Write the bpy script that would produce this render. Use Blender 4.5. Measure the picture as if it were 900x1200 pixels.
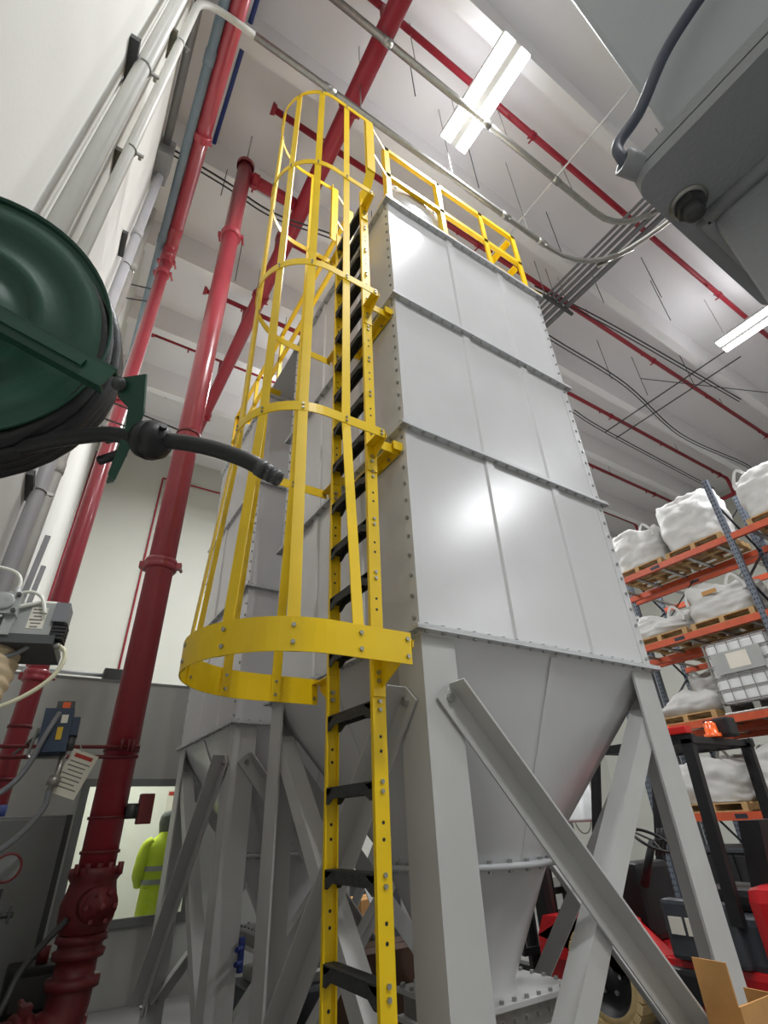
import bpy, bmesh, math, random
from mathutils import Vector, Matrix, noise
for o in list(bpy.data.objects): bpy.data.objects.remove(o, do_unlink=True)
S = bpy.context.scene
C = S.collection
random.seed(7)
PI = math.pi
H = 1.55          # height of the lens above the floor; build coordinates have the lens at z = 0

# ------------------------------------------------------------------ camera
cam_d = bpy.data.cameras.new('camera'); cam = bpy.data.objects.new('camera', cam_d); C.objects.link(cam)
cam_d.sensor_fit = 'VERTICAL'; cam_d.sensor_height = 36.0; cam_d.lens = 592.644 * 36.0 / 1200.0
cam_d.clip_start = 0.02; cam_d.clip_end = 200
rt = Vector((0.84506, -0.53338, -0.03719)); dn = Vector((0.25170, 0.45822, -0.85246)); fw = Vector((0.47172, 0.71102, 0.52148))
m = Matrix((rt, -dn, -fw)).transposed().to_4x4(); m.translation = (0, 0, H)
cam.matrix_world = m
S.camera = cam
# ------------------------------------------------------------------ world, exposure
w = bpy.data.worlds.new('world'); S.world = w; w.use_nodes = True
w.node_tree.nodes['Background'].inputs[0].default_value = (.75, .8, .85, 1)
w.node_tree.nodes['Background'].inputs[1].default_value = 0.02
S.view_settings.view_transform = 'Standard'; S.view_settings.look = 'None'
S.view_settings.gamma = 1.0; S.view_settings.use_curve_mapping = False
S.view_settings.exposure = 0.27
LAMP_W = 255.0     # watts of each linear high bay
UPL = .03          # share of it used for the added upward fill
LAMP_C = (.965, .975, 1.)

# ------------------------------------------------------------------ materials
MATS = {}
def srgb(c):
    return tuple(((v/255)/12.92 if v/255 <= .04045 else ((v/255+.055)/1.055)**2.4) for v in c)
def mat(name, col, rough=.5, metal=0., var=.06, scale=6., bump=0., bscale=60., spec=.5, emit=None, coat=0.):
    if name in MATS: return MATS[name]
    M = bpy.data.materials.new(name); M.use_nodes = True; nt = M.node_tree; b = nt.nodes['Principled BSDF']
    c = srgb(col)
    tc = nt.nodes.new('ShaderNodeTexCoord'); nz = nt.nodes.new('ShaderNodeTexNoise')
    nz.inputs['Scale'].default_value = scale; nz.inputs['Detail'].default_value = 5
    nt.links.new(tc.outputs['Object'], nz.inputs['Vector'])
    rp = nt.nodes.new('ShaderNodeValToRGB'); e = rp.color_ramp.elements
    e[0].position = .3; e[1].position = .7
    e[0].color = (*[max(0, v*(1-var)) for v in c], 1); e[1].color = (*[min(1, v*(1+var)) for v in c], 1)
    nt.links.new(nz.outputs['Fac'], rp.inputs['Fac']); nt.links.new(rp.outputs['Color'], b.inputs['Base Color'])
    b.inputs['Roughness'].default_value = rough; b.inputs['Metallic'].default_value = metal
    b.inputs['Specular IOR Level'].default_value = spec
    if coat: b.inputs['Coat Weight'].default_value = coat; b.inputs['Coat Roughness'].default_value = .15
    if bump:
        n2 = nt.nodes.new('ShaderNodeTexNoise'); n2.inputs['Scale'].default_value = bscale; n2.inputs['Detail'].default_value = 3
        nt.links.new(tc.outputs['Object'], n2.inputs['Vector'])
        bp = nt.nodes.new('ShaderNodeBump'); bp.inputs['Strength'].default_value = bump; bp.inputs['Distance'].default_value = .01
        nt.links.new(n2.outputs['Fac'], bp.inputs['Height']); nt.links.new(bp.outputs['Normal'], b.inputs['Normal'])
    if emit is not None:
        b.inputs['Emission Color'].default_value = (*c, 1); b.inputs['Emission Strength'].default_value = emit
    MATS[name] = M
    return M
def glass(name):
    M = bpy.data.materials.new(name); M.use_nodes = True; nt = M.node_tree; nt.nodes.clear()
    out = nt.nodes.new('ShaderNodeOutputMaterial'); mx = nt.nodes.new('ShaderNodeMixShader')
    tr = nt.nodes.new('ShaderNodeBsdfTransparent'); gl = nt.nodes.new('ShaderNodeBsdfGlossy'); fr = nt.nodes.new('ShaderNodeFresnel')
    tr.inputs[0].default_value = (.93, .96, .95, 1); gl.inputs['Roughness'].default_value = .03
    nt.links.new(fr.outputs[0], mx.inputs[0]); nt.links.new(tr.outputs[0], mx.inputs[1]); nt.links.new(gl.outputs[0], mx.inputs[2])
    nt.links.new(mx.outputs[0], out.inputs[0]); MATS[name] = M
    return M
SILO = mat('silo_paint', (207, 207, 208), .23, var=.025, scale=2.5, bump=.05, bscale=140)
SILOB = mat('silo_flange_paint', (196, 198, 200), .42, var=.03)
LEGM = mat('leg_paint', (190, 190, 188), .4, var=.04, scale=3)
BOLT = mat('zinc_bolt', (170, 172, 170), .35, .9, var=.1, scale=40)
YEL = mat('safety_yellow', (238, 200, 14), .38, var=.05, scale=5, bump=.03)
RUNG = mat('grip_rung', (60, 62, 62), .6, .3, var=.25, scale=40, bump=.4, bscale=150)
RED = mat('fire_red', (178, 62, 74), .36, var=.08, scale=4, coat=.7)
REDD = mat('fire_red_main', (156, 36, 52), .42, var=.08, scale=4)
REDO = mat('fire_red_valve', (112, 36, 40), .4, var=.12, scale=12, bump=.1)
WALL = mat('painted_concrete_wall', (214, 214, 208), .75, var=.025, scale=1.2, bump=.08, bscale=40)
WALLF = mat('far_wall_paint', (206, 207, 198), .8, var=.02, scale=.8)
CEIL = mat('ceiling_paint', (238, 237, 239), .8, var=.025, scale=.7)
FLOORM = mat('concrete_floor', (112, 111, 109), .45, var=.12, scale=1.5, bump=.05)
CONDW = mat('painted_conduit', (205, 205, 199), .45, var=.03)
CONDG = mat('grey_conduit', (150, 152, 154), .45, .1, var=.05)
CONDL = mat('lilac_grey_conduit', (186, 186, 190), .4, var=.04)
GALV = mat('galvanised_steel', (164, 163, 158), .35, .8, var=.1, scale=20)
CONDD = mat('dark_grey_conduit', (112, 114, 118), .45, .2, var=.06)
BLUEP = mat('blue_grey_pipe', (128, 144, 156), .5, var=.04)
BLUE = mat('blue_pipe', (44, 62, 130), .45, var=.08)
BRONZ = mat('bronze_grey_strut', (104, 100, 86), .45, .5, var=.12, scale=15)
DSTR = mat('dark_steel', (78, 80, 80), .5, .4, var=.12)
BLACKW = mat('black_cable', (26, 26, 28), .5, var=.1)
GREEN = mat('reel_green', (24, 72, 56), .5, var=.08, scale=8, bump=.05, bscale=90)
RUBB = mat('black_rubber', (26, 27, 29), .45, var=.2, scale=30, bump=.1, bscale=200)
MACH = mat('machine_grey', (150, 153, 156), .55, var=.04, scale=8, bump=.12, bscale=180)
MACHB = mat('machine_blue_grey', (168, 174, 178), .5, var=.03, scale=5, bump=.05)
CABLE = mat('slate_cable', (84, 90, 104), .5, var=.06)
ORNG = mat('rack_orange', (196, 84, 50), .45, var=.1, scale=8)
UPR = mat('rack_grey_blue', (104, 112, 124), .45, .2, var=.08)
UPRD = mat('rack_dark', (48, 52, 60), .5, .2, var=.1)
WOOD = mat('pallet_wood', (186, 152, 104), .75, var=.2, scale=12, bump=.2)
CARD = mat('carton_board', (190, 142, 84), .8, var=.1, scale=9, bump=.08)
BAG = mat('woven_bag_white', (206, 206, 203), .7, var=.035, scale=9, bump=.12, bscale=120)
PLW = mat('white_plastic', (226, 228, 228), .4, var=.03)
OFFW = mat('partition_grey', (164, 165, 160), .55, var=.025, scale=1.5)
OFFI = mat('office_inside', (236, 236, 226), .8, var=.02)
FRAME = mat('window_frame', (116, 118, 116), .5, .2, var=.05)
CAB = mat('cabinet_grey', (128, 130, 128), .5, var=.04)
HIVIS = mat('hi_vis_yellow', (206, 228, 48), .7, var=.06, scale=10, bump=.3, bscale=30)
REFL = mat('reflective_tape', (150, 156, 150), .4, var=.08)
SKIN = mat('skin', (176, 134, 110), .55, var=.05)
DARKC = mat('dark_cloth', (50, 54, 62), .8, var=.15, scale=20)
HAIR = mat('dark_grey_hood', (104, 108, 104), .85, var=.15, scale=30)
FLRED = mat('forklift_red', (190, 24, 30), .3, var=.05, coat=.5)
FLBLK = mat('forklift_black', (28, 29, 31), .5, var=.15, scale=12)
FLGRY = mat('forklift_grey', (62, 65, 70), .45, var=.1)
TYRE = mat('tan_tyre', (204, 180, 130), .8, var=.12, scale=14)
ORL = mat('amber_lens', (236, 96, 26), .25, var=.05)
REDL = mat('red_lens', (200, 30, 26), .25, var=.05)
PAPER = mat('paper', (226, 222, 208), .8, var=.03)
INKR = mat('red_ink', (180, 60, 50), .8, var=.05)
INK = mat('grey_ink', (120, 118, 112), .8, var=.05)
ALU = mat('grey_aluminium', (168, 170, 168), .42, .25, var=.05)
TANH = mat('tan_ribbed_hose', (190, 170, 138), .55, var=.06)
TUBW = mat('clear_tube', (222, 222, 212), .3, var=.03)
TUBY = mat('cream_tube', (206, 202, 172), .35, var=.03)
TUBG = mat('grey_tube', (120, 122, 126), .4, var=.05)
DBLU = mat('dark_blue_case', (42, 60, 82), .45, var=.1)
YLBL = mat('yellow_label', (220, 180, 40), .6, var=.03)
BROWN = mat('brown_board', (92, 66, 50), .7, var=.1, scale=5)
GLASS = glass('window_glass')
LED = mat('led_strip', (255, 254, 253), .5, var=0., emit=6.)
OLED = mat('office_lamp', (255, 250, 236), .5, var=0., emit=3.)

# ------------------------------------------------------------------ mesh helpers
ORG = {}
class MB:
    def __init__(s): s.v = []; s.f = []; s.sm = []
    def add(s, vs, fs, smooth=False):
        n = len(s.v); s.v += [Vector(p) for p in vs]
        for f in fs: s.f.append([i+n for i in f]); s.sm.append(smooth)
        return s
    def box(s, x0, x1, y0, y1, z0, z1):
        vs = [(x, y, z) for z in (z0, z1) for y in (y0, y1) for x in (x0, x1)]
        return s.add(vs, [(0,2,3,1),(4,5,7,6),(0,1,5,4),(2,6,7,3),(0,4,6,2),(1,3,7,5)])
    def bev(s, x0, x1, y0, y1, z0, z1, b):
        # box with all edges chamfered
        bm = bmesh.new(); bmesh.ops.create_cube(bm, size=1)
        for v in bm.verts:
            v.co = Vector((x0 if v.co.x < 0 else x1, y0 if v.co.y < 0 else y1, z0 if v.co.z < 0 else z1))
        bmesh.ops.bevel(bm, geom=bm.edges[:], offset=b, segments=2, affect='EDGES', profile=.6)
        bm.verts.index_update()
        s.add([v.co.copy() for v in bm.verts], [[v.index for v in f.verts] for f in bm.faces]); bm.free()
        return s
    def xbox(s, c, ax, ay, az, sx, sy, sz):
        c = Vector(c); ax = Vector(ax).normalized(); ay = Vector(ay).normalized(); az = Vector(az).normalized()
        vs = [c+ax*i*sx/2+ay*j*sy/2+az*k*sz/2 for k in (-1,1) for j in (-1,1) for i in (-1,1)]
        return s.add(vs, [(0,2,3,1),(4,5,7,6),(0,1,5,4),(2,6,7,3),(0,4,6,2),(1,3,7,5)])
    def bar(s, p, q, wd, th, up=(0,0,1)):
        p = Vector(p); q = Vector(q); d = (q-p); L = d.length; d.normalize()
        up = Vector(up); a = d.cross(up)
        if a.length < 1e-5: a = d.cross(Vector((1,0,0)))
        a.normalize(); b = a.cross(d)
        return s.xbox((p+q)/2, d, a, b, L, wd, th)
    def angle(s, p, q, wd, th, n1, n2):
        # L section along p-q: one leg spreads along n1, the other along n2 from the heel line
        p = Vector(p); q = Vector(q); n1 = Vector(n1).normalized(); n2 = Vector(n2).normalized()
        pr = [(0,0),(wd,0),(wd,th),(th,th),(th,wd),(0,wd)]
        vs = [p+n1*a+n2*b for a, b in pr]+[q+n1*a+n2*b for a, b in pr]
        fs = [(i,(i+1)%6,(i+1)%6+6,i+6) for i in range(6)]+[(0,3,2,1),(0,5,4,3),(6,7,8,9),(6,9,10,11)]
        return s.add(vs, fs)
    def tube(s, pts, r, n=12, cap=True, closed=False):
        pts = [Vector(p) for p in pts]; k = len(pts); rs = r if isinstance(r, (list, tuple)) else [r]*k
        base = len(s.v); prev = None
        for i, p in enumerate(pts):
            if closed: t = pts[(i+1) % k]-pts[i-1]
            else: t = pts[min(i+1,k-1)]-pts[max(i-1,0)]
            t.normalize()
            if prev is None:
                a = t.cross(Vector((0,0,1)))
                if a.length < .05: a = t.cross(Vector((1,0,0)))
            else: a = prev-t*prev.dot(t)
            a.normalize(); prev = a; b = t.cross(a)
            for j in range(n):
                s.v.append(p+(a*math.cos(2*PI*j/n)+b*math.sin(2*PI*j/n))*rs[i])
        for i in range(k if closed else k-1):
            i2 = (i+1) % k
            for j in range(n):
                s.f.append([base+i*n+j, base+i*n+(j+1)%n, base+i2*n+(j+1)%n, base+i2*n+j]); s.sm.append(n > 6)
        if cap and not closed:
            s.f.append([base+j for j in range(n)][::-1]); s.sm.append(False)
            s.f.append([base+(k-1)*n+j for j in range(n)]); s.sm.append(False)
        return s
    def cyl(s, p, q, r0, r1=None, n=16): return s.tube([p, q], [r0, r0 if r1 is None else r1], n)
    def lathe(s, c, ax, prof, n=32):
        # prof: (distance along ax, radius)
        c = Vector(c); ax = Vector(ax).normalized(); a = ax.cross(Vector((0,0,1)))
        if a.length < .05: a = ax.cross(Vector((1,0,0)))
        a.normalize(); b = ax.cross(a); base = len(s.v); k = len(prof)
        for d, r in prof:
            for j in range(n): s.v.append(c+ax*d+(a*math.cos(2*PI*j/n)+b*math.sin(2*PI*j/n))*max(r, 1e-4))
        for i in range(k-1):
            for j in range(n):
                s.f.append([base+i*n+j, base+i*n+(j+1)%n, base+(i+1)*n+(j+1)%n, base+(i+1)*n+j]); s.sm.append(True)
        return s
    def prism(s, poly, d):
        # poly: list of 3D points (planar), d: extrusion vector
        poly = [Vector(p) for p in poly]; d = Vector(d); k = len(poly)
        return s.add(poly+[p+d for p in poly], [list(range(k))[::-1], list(range(k, 2*k))]+[(i,(i+1)%k,(i+1)%k+k,i+k) for i in range(k)])
    def bolt(s, p, n, r=.012, h=.01):
        n = Vector(n).normalized(); p = Vector(p)
        return s.tube([p-n*.002, p+n*h], r, 6)
    def build(s, name, material, parent=None, label=None, kind=None, org=None):
        if parent is not None: o3 = Vector(ORG[parent.name])
        else: o3 = Vector(org) if org is not None else Vector((0,0,0))
        me = bpy.data.meshes.new(name); me.from_pydata([tuple(p-o3) for p in s.v], [], s.f)
        me.polygons.foreach_set('use_smooth', s.sm); me.update()
        bm = bmesh.new(); bm.from_mesh(me); bmesh.ops.recalc_face_normals(bm, faces=bm.faces); bm.to_mesh(me); bm.free()
        me.materials.append(material)
        o = bpy.data.objects.new(name, me); C.objects.link(o)
        if parent is not None: o.parent = parent
        else: o.location = o3+Vector((0,0,H))
        ORG[o.name] = o3
        if label: o['label'] = label
        if kind: o['kind'] = kind
        return o
def thing(name, label, cat, base, group=None):
    o = bpy.data.objects.new(name, None); C.objects.link(o); o.empty_display_size = .1
    o.location = Vector(base)+Vector((0,0,H)); ORG[o.name] = Vector(base)
    o['label'] = label; o['category'] = cat
    if group: o['group'] = group
    return o
def tag(o, label, cat, group=None):
    o['label'] = label; o['category'] = cat
    if group: o['group'] = group
    return o
def struct(o): o['kind'] = 'structure'; return o
def copy_tree(o, parent=None, shift=None, label=None):
    c = o.copy(); C.objects.link(c); c.parent = parent
    ORG[c.name] = ORG[o.name]
    if shift is not None: c.location = o.location+Vector(shift)
    if label: c['label'] = label
    for ch in list(o.children): copy_tree(ch, c)
    return c
def arc(c, a, b, r, t0, t1, n=8):
    c = Vector(c); a = Vector(a); b = Vector(b)
    return [c+a*r*math.cos(t0+(t1-t0)*i/n)+b*r*math.sin(t0+(t1-t0)*i/n) for i in range(n+1)]
def rounded(pts, rad, n=6):
    pts = [Vector(p) for p in pts]; out = [pts[0]]
    for i in range(1, len(pts)-1):
        p, q, r = pts[i-1], pts[i], pts[i+1]
        d1 = (p-q).normalized(); d2 = (r-q).normalized()
        a = q+d1*rad; b = q+d2*rad
        for k in range(n+1):
            t = k/n; out.append(a*(1-t)**2+q*2*t*(1-t)+b*t*t)
    out.append(pts[-1]); return out
def spline(pts, n=8):
    pts = [Vector(p) for p in pts]; P = [pts[0]]+pts+[pts[-1]]; out = []
    for i in range(1, len(P)-2):
        for k in range(n):
            t = k/n; a, b, c, d = P[i-1], P[i], P[i+1], P[i+2]
            out.append(.5*((2*b)+(c-a)*t+(2*a-5*b+4*c-d)*t*t+(3*b-a-3*c+d)*t**3))
    out.append(pts[-1]); return out

FZ = -H                      # floor in build coordinates
XW, XR, YB, YF, ZC = -.52, 17.2, -15., 12.5, 8.9
# ------------------------------------------------------------------ the room
struct(MB().box(XW-.3, XR+.3, YB-.3, YF+.3, FZ-.3, FZ).build('floor', FLOORM))
ceil = struct(MB().box(XW-.3, XR+.3, YB-.3, YF+.3, ZC, ZC+.3).build('ceiling', CEIL))
k = -9
while 1.03+1.68*k < YF-.2:
    y = 1.03+1.68*k
    if y > YB+.2:
        MB().prism([(XW, y-.13, ZC), (XW, y+.13, ZC), (XW, y+.085, 8.3), (XW, y-.085, 8.3)], (XR-XW, 0, 0)).build('ceiling_beam', CEIL, ceil)
    k += 1
wl = struct(MB().box(XW-.4, XW-.06, YB, YF, FZ, ZC).build('wall_left', WALL))
jy = [YB, -10.3, -7.3, -4.3, -1.28, 1.72, 4.72, 7.72, 10.72, YF]
for a, b in zip(jy, jy[1:]):
    MB().bev(XW-.06, XW, a+.012, b-.012, FZ, ZC, .012).build('wall_panel', WALL, wl)
struct(MB().box(XW-.4, XR+.4, YF, YF+.3, FZ, ZC).build('wall_far', WALLF))
struct(MB().box(XR, XR+.3, YB, YF, FZ, ZC).build('wall_right', WALLF))
struct(MB().box(XW-.4, XR+.4, YB-.3, YB, FZ, ZC).build('wall_back', WALLF))

# ------------------------------------------------------------------ lamps
def lamp(x, y, label, z=7.6):
    t = thing('linear_high_bay_lamp', label, 'ceiling light', (x, y, z), 'linear high bay lamps')
    MB().bev(x-.21, x+.21, y-.61, y+.61, z+.02, z+.075, .008).build('housing', PLW, t)
    for s in (-1, 1):
        MB().bev(x+s*.125-.075, x+s*.125+.075, y-.6, y+.6, z-.015, z+.03, .01).build('led_strip', LED, t)
        MB().tube([(x, y+s*.45, z+.07), (x, y+s*.45, ZC)], .006, 6).build('hanger', GALV, t)
    MB().box(x-.045, x+.045, y-.6, y+.6, z-.002, z+.022).build('centre_spine', PLW, t)
    for s in (-1, 1):
        ld = bpy.data.lights.new('lamp_light', 'AREA'); ld.shape = 'RECTANGLE'; ld.size = .14; ld.size_y = 1.15
        ld.energy = LAMP_W/2; ld.color = LAMP_C
        lo = bpy.data.objects.new('lamp_light', ld); C.objects.link(lo); lo.parent = t; lo.location = (s*.125, 0, -.03)
    # added upward fill that brightens the ceiling; the housing itself is closed
    ld = bpy.data.lights.new('added_uplight', 'AREA'); ld.shape = 'RECTANGLE'; ld.size = .36; ld.size_y = 1.1
    ld.energy = LAMP_W*UPL; ld.color = LAMP_C
    lo = bpy.data.objects.new('added_uplight', ld); C.objects.link(lo); lo.parent = t; lo.location = (0, 0, .09); lo.rotation_euler = (PI, 0, 0)
lamp(2.71, 1.45, 'bright twin strip high bay lamp above the front railing')
lamp(9.37, 1.43, 'bright twin strip lamp at the right edge above the rack')
for x, y in ((9.37, -5.0), (2.71, 7.9), (9.37, 7.9), (.75, -3.6), (15.2, -11.4)):  # the one by the left wall is added to brighten the silo's left face
    lamp(x, y, 'twin strip high bay lamp outside the view')

# ------------------------------------------------------------------ silo
X0, X1, Y0, Y1 = 1.42, 3.26, 1.873, 3.763      # body
ZL = [.776, 2.031, 3.272, 4.579]               # flange levels
CX, CY = (X0+X1)/2, (Y0+Y1)/2
def make_silo():
    t = thing('storage_silo', 'nearer grey bolted square silo with the yellow ladder on its side', 'silo', (CX, CY, FZ), 'square bolted silos')
    bolts = MB()
    faces = [  # origin corner, along, outward
        (Vector((X0, Y0, 0)), Vector((1,0,0)), Vector((0,-1,0)), X1-X0),
        (Vector((X0, Y1, 0)), Vector((0,-1,0)), Vector((-1,0,0)), Y1-Y0),
        (Vector((X1, Y0, 0)), Vector((0,1,0)), Vector((1,0,0)), Y1-Y0),
        (Vector((X1, Y1, 0)), Vector((-1,0,0)), Vector((0,1,0)), X1-X0)]
    for o, al, nn, L in faces:
        cuts = [0, L*.365, L*.71, L]
        for z0, z1 in zip(ZL, ZL[1:]):
            for a, b in zip(cuts, cuts[1:]):
                c = o+al*(a+b)/2-nn*.006; c.z = (z0+z1)/2
                MB().xbox(c, al, nn, (0,0,1), b-a-.004, .012, z1-z0-.006).build('wall_panel', SILO, t)
            for a in cuts[1:3]:
                # folded seam: a shallow hat section
                pr = [(-.042, 0), (-.032, .014), (.032, .014), (.042, 0)]
                MB().prism([o+al*(a+p)+nn*q+Vector((0,0,z0+.012)) for p, q in pr], (0,0,z1-z0-.024)).build('seam_strip', SILO, t)
                for i in range(9):
                    p = o+al*(a+.0)+nn*.022; p.z = z0+.1+i*(z1-z0-.2)/8
            # corner angle, on both faces of the corner
            p = o+nn*.0; p.z = z0+.008; q = p.copy(); q.z = z1-.008
            side = -al
            MB().angle(p+nn*.004+side*.004, q+nn*.004+side*.004, .075, .0075, al, -nn).build('corner_angle', SILO, t)
            nb = 11
            for i in range(nb):
                z = z0+.06+i*(z1-z0-.12)/(nb-1)
                for a in ((L-.03,) if nn.y < -.5 else (.03, L-.03)):
                    b = o+al*a+nn*.005; b.z = z; bolts.bolt(b, nn, .011, .011)
        for z in ZL:
            # a pair of flange angles: two plates bolted face to face
            c = o+al*L/2+nn*.0225
            MB().xbox((c.x, c.y, z-.0065), al, nn, (0,0,1), L+.09, .045, .012).build('flange', SILOB, t)
            MB().xbox((c.x, c.y, z+.0065), al, nn, (0,0,1), L+.086, .043, .012).build('flange', SILOB, t)
            nb = int(L/.1)
            for i in range(nb+1):
                b = o+al*(.02+i*(L-.04)/nb)+nn*.024
                bolts.bolt((b.x, b.y, z-.012), (0,0,-1), .0115, .011)
                bolts.bolt((b.x, b.y, z+.012), (0,0,1), .0115, .011)
    MB().box(X0-.04, X1+.04, Y0-.04, Y1+.04, ZL[3]+.013, ZL[3]+.03).build('roof_plate', SILO, t)
    # inspection port with a bolted domed cover, standing on the roof
    hx, hy, hz = 1.85, 2.0, 5.05
    port = MB().lathe((hx, hy, hz), (0,-1,0), [(-.35,.27),(0,.27),(0,.33),(.015,.33),(.015,.26),(.02,.25),(.045,.16),(.05,0)], 40).build('inspection_port', SILO, t)
    for i in range(18):
        a = 2*PI*i/18; bolts.bolt((hx+.3*math.cos(a), hy-.014, hz+.3*math.sin(a)), (0,-1,0), .012, .01)
    MB().box(hx-.2, hx+.2, hy, hy+.34, ZL[3]+.03, hz-.2).build('port_foot', SILO, port)
    # square-to-round hopper
    def loft(z0, z1, n, sq0, r1):
        rows = 9; vs = []; fs = []
        for i in range(rows+1):
            t_ = i/rows
            for j in range(n):
                a = 2*PI*j/n+PI/n*0
                ca, sa = math.cos(a), math.sin(a)
                k = 1/max(abs(ca), abs(sa)); px, py = ca*k*(X1-X0)/2, sa*k*(Y1-Y0)/2
                vs.append((CX+px*(1-t_)+r1*ca*t_, CY+py*(1-t_)+r1*sa*t_, z0+(z1-z0)*t_))
        for i in range(rows):
            for j in range(n): fs.append((i*n+j, i*n+(j+1)%n, (i+1)*n+(j+1)%n, (i+1)*n+j))
        return MB().add(vs, fs, True)
    zr = -.22
    hop = loft(ZL[0]-.013, zr, 96, 0, .47).build('hopper', SILO, t)
    for ang in (-PI/2, PI, 0, PI/2):
        ca, sa = math.cos(ang), math.sin(ang)
        tp = Vector((CX+ca*(X1-X0)/2, CY+sa*(Y1-Y0)/2, ZL[0]-.03)); bt = Vector((CX+ca*.475, CY+sa*.475, zr+.015))
        MB().bar(tp, bt, .05, .008, (ca, sa, .5)).build('hopper_seam', SILO, hop)
    ring = MB()
    ring.lathe((CX, CY, zr), (0,0,1), [(-.014,.46),(-.014,.52),(.014,.52),(.014,.46),(-.014,.46)], 48).build('hopper_ring', SILOB, t)
    for i in range(28):
        a = 2*PI*i/28
        for s in (-1, 1): bolts.bolt((CX+.5*math.cos(a), CY+.5*math.sin(a), zr+s*.014), (0,0,s), .013, .013)
    MB().lathe((CX, CY, 0), (0,0,1), [(zr-.012,.47),(-.74,.2),(-.78,.2)], 48).build('outlet_cone', SILO, t)
    g = MB().bev(2.02, 2.78, 2.5, 3.14, -.8, -.775, .004).build('slide_gate', LEGM, t, label='bolted outlet slide gate, scuffed grey')
    MB().bev(2.05, 2.76, 2.53, 3.11, -.89, -.8, .006).build('gate_frame', GALV, g)
    MB().bev(2.02, 2.78, 2.5, 3.14, -.915, -.89, .004).build('gate_frame', LEGM, g)
    MB().cyl((CX, CY, -.915), (CX, CY, -1.1), .2, .2, 32).build('outlet_spout', LEGM, g)
    for i in range(9):
        for y, s in ((2.52, 1), (3.12, 1)): bolts.bolt((2.06+i*.085, y, -.775), (0,0,1), .012, .014)
        bolts.bolt((2.07+i*.08, 2.53, -.845), (0,-1,0), .01, .012)
    for i in range(7): bolts.bolt((2.76, 2.56+i*.09, -.775), (0,0,1), .012, .014); bolts.bolt((2.04, 2.56+i*.09, -.775), (0,0,1), .012, .014)
    # legs: heavy angles with foot plates
    lw = .2
    for sx, x in ((1, X0+.005), (-1, X1-.005)):
        for sy, y in ((1, Y0+.005), (-1, Y1-.005)):
            lg = MB().angle((x, y, FZ+.016), (x, y, ZL[0]-.015), lw, .014, (sx,0,0), (0,sy,0)).build('leg', LEGM, t)
            MB().box(min(x-sx*.05, x+sx*.24), max(x-sx*.05, x+sx*.24), min(y-sy*.05, y+sy*.24), max(y-sy*.05, y+sy*.24), FZ, FZ+.016).build('foot_plate', LEGM, lg)
    # X braces on the four sides, bolted outside and inside the legs
    zt, zb = .5, -1.36
    def brace(p, q, nn, off):
        p = Vector(p)+nn*off; q = Vector(q)+nn*off; d = (q-p).normalized(); wv = d.cross(nn).normalized()
        if wv.z > 0: wv = -wv
        b_ = MB().angle(p-wv*.055, q-wv*.055, .11, .01, wv, nn).build('brace', LEGM, t)
        for e, f in ((p, 1), (q, -1)):
            bolts.bolt(e+d*f*.045+nn*.01, nn, .02, .02)
    for nn, a, b in ((Vector((0,-1,0)), (X0+.1, Y0), (X1-.1, Y0)), (Vector((-1,0,0)), (X0, Y0+.1), (X0, Y1-.1)),
                     (Vector((1,0,0)), (X1, Y0+.1), (X1, Y1-.1)), (Vector((0,1,0)), (X0+.1, Y1), (X1-.1, Y1))):
        brace((*a, zt), (*b, zb), nn, .002)
        brace((*b, zt), (*a, zb), -nn, .024)
    bolts.build('bolts', BOLT, t, kind='stuff')
    return t
silo = make_silo()
SH = 2.722
silo2 = copy_tree(silo, shift=(0, SH, 0), label='farther grey square silo behind, toward the far wall')

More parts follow.
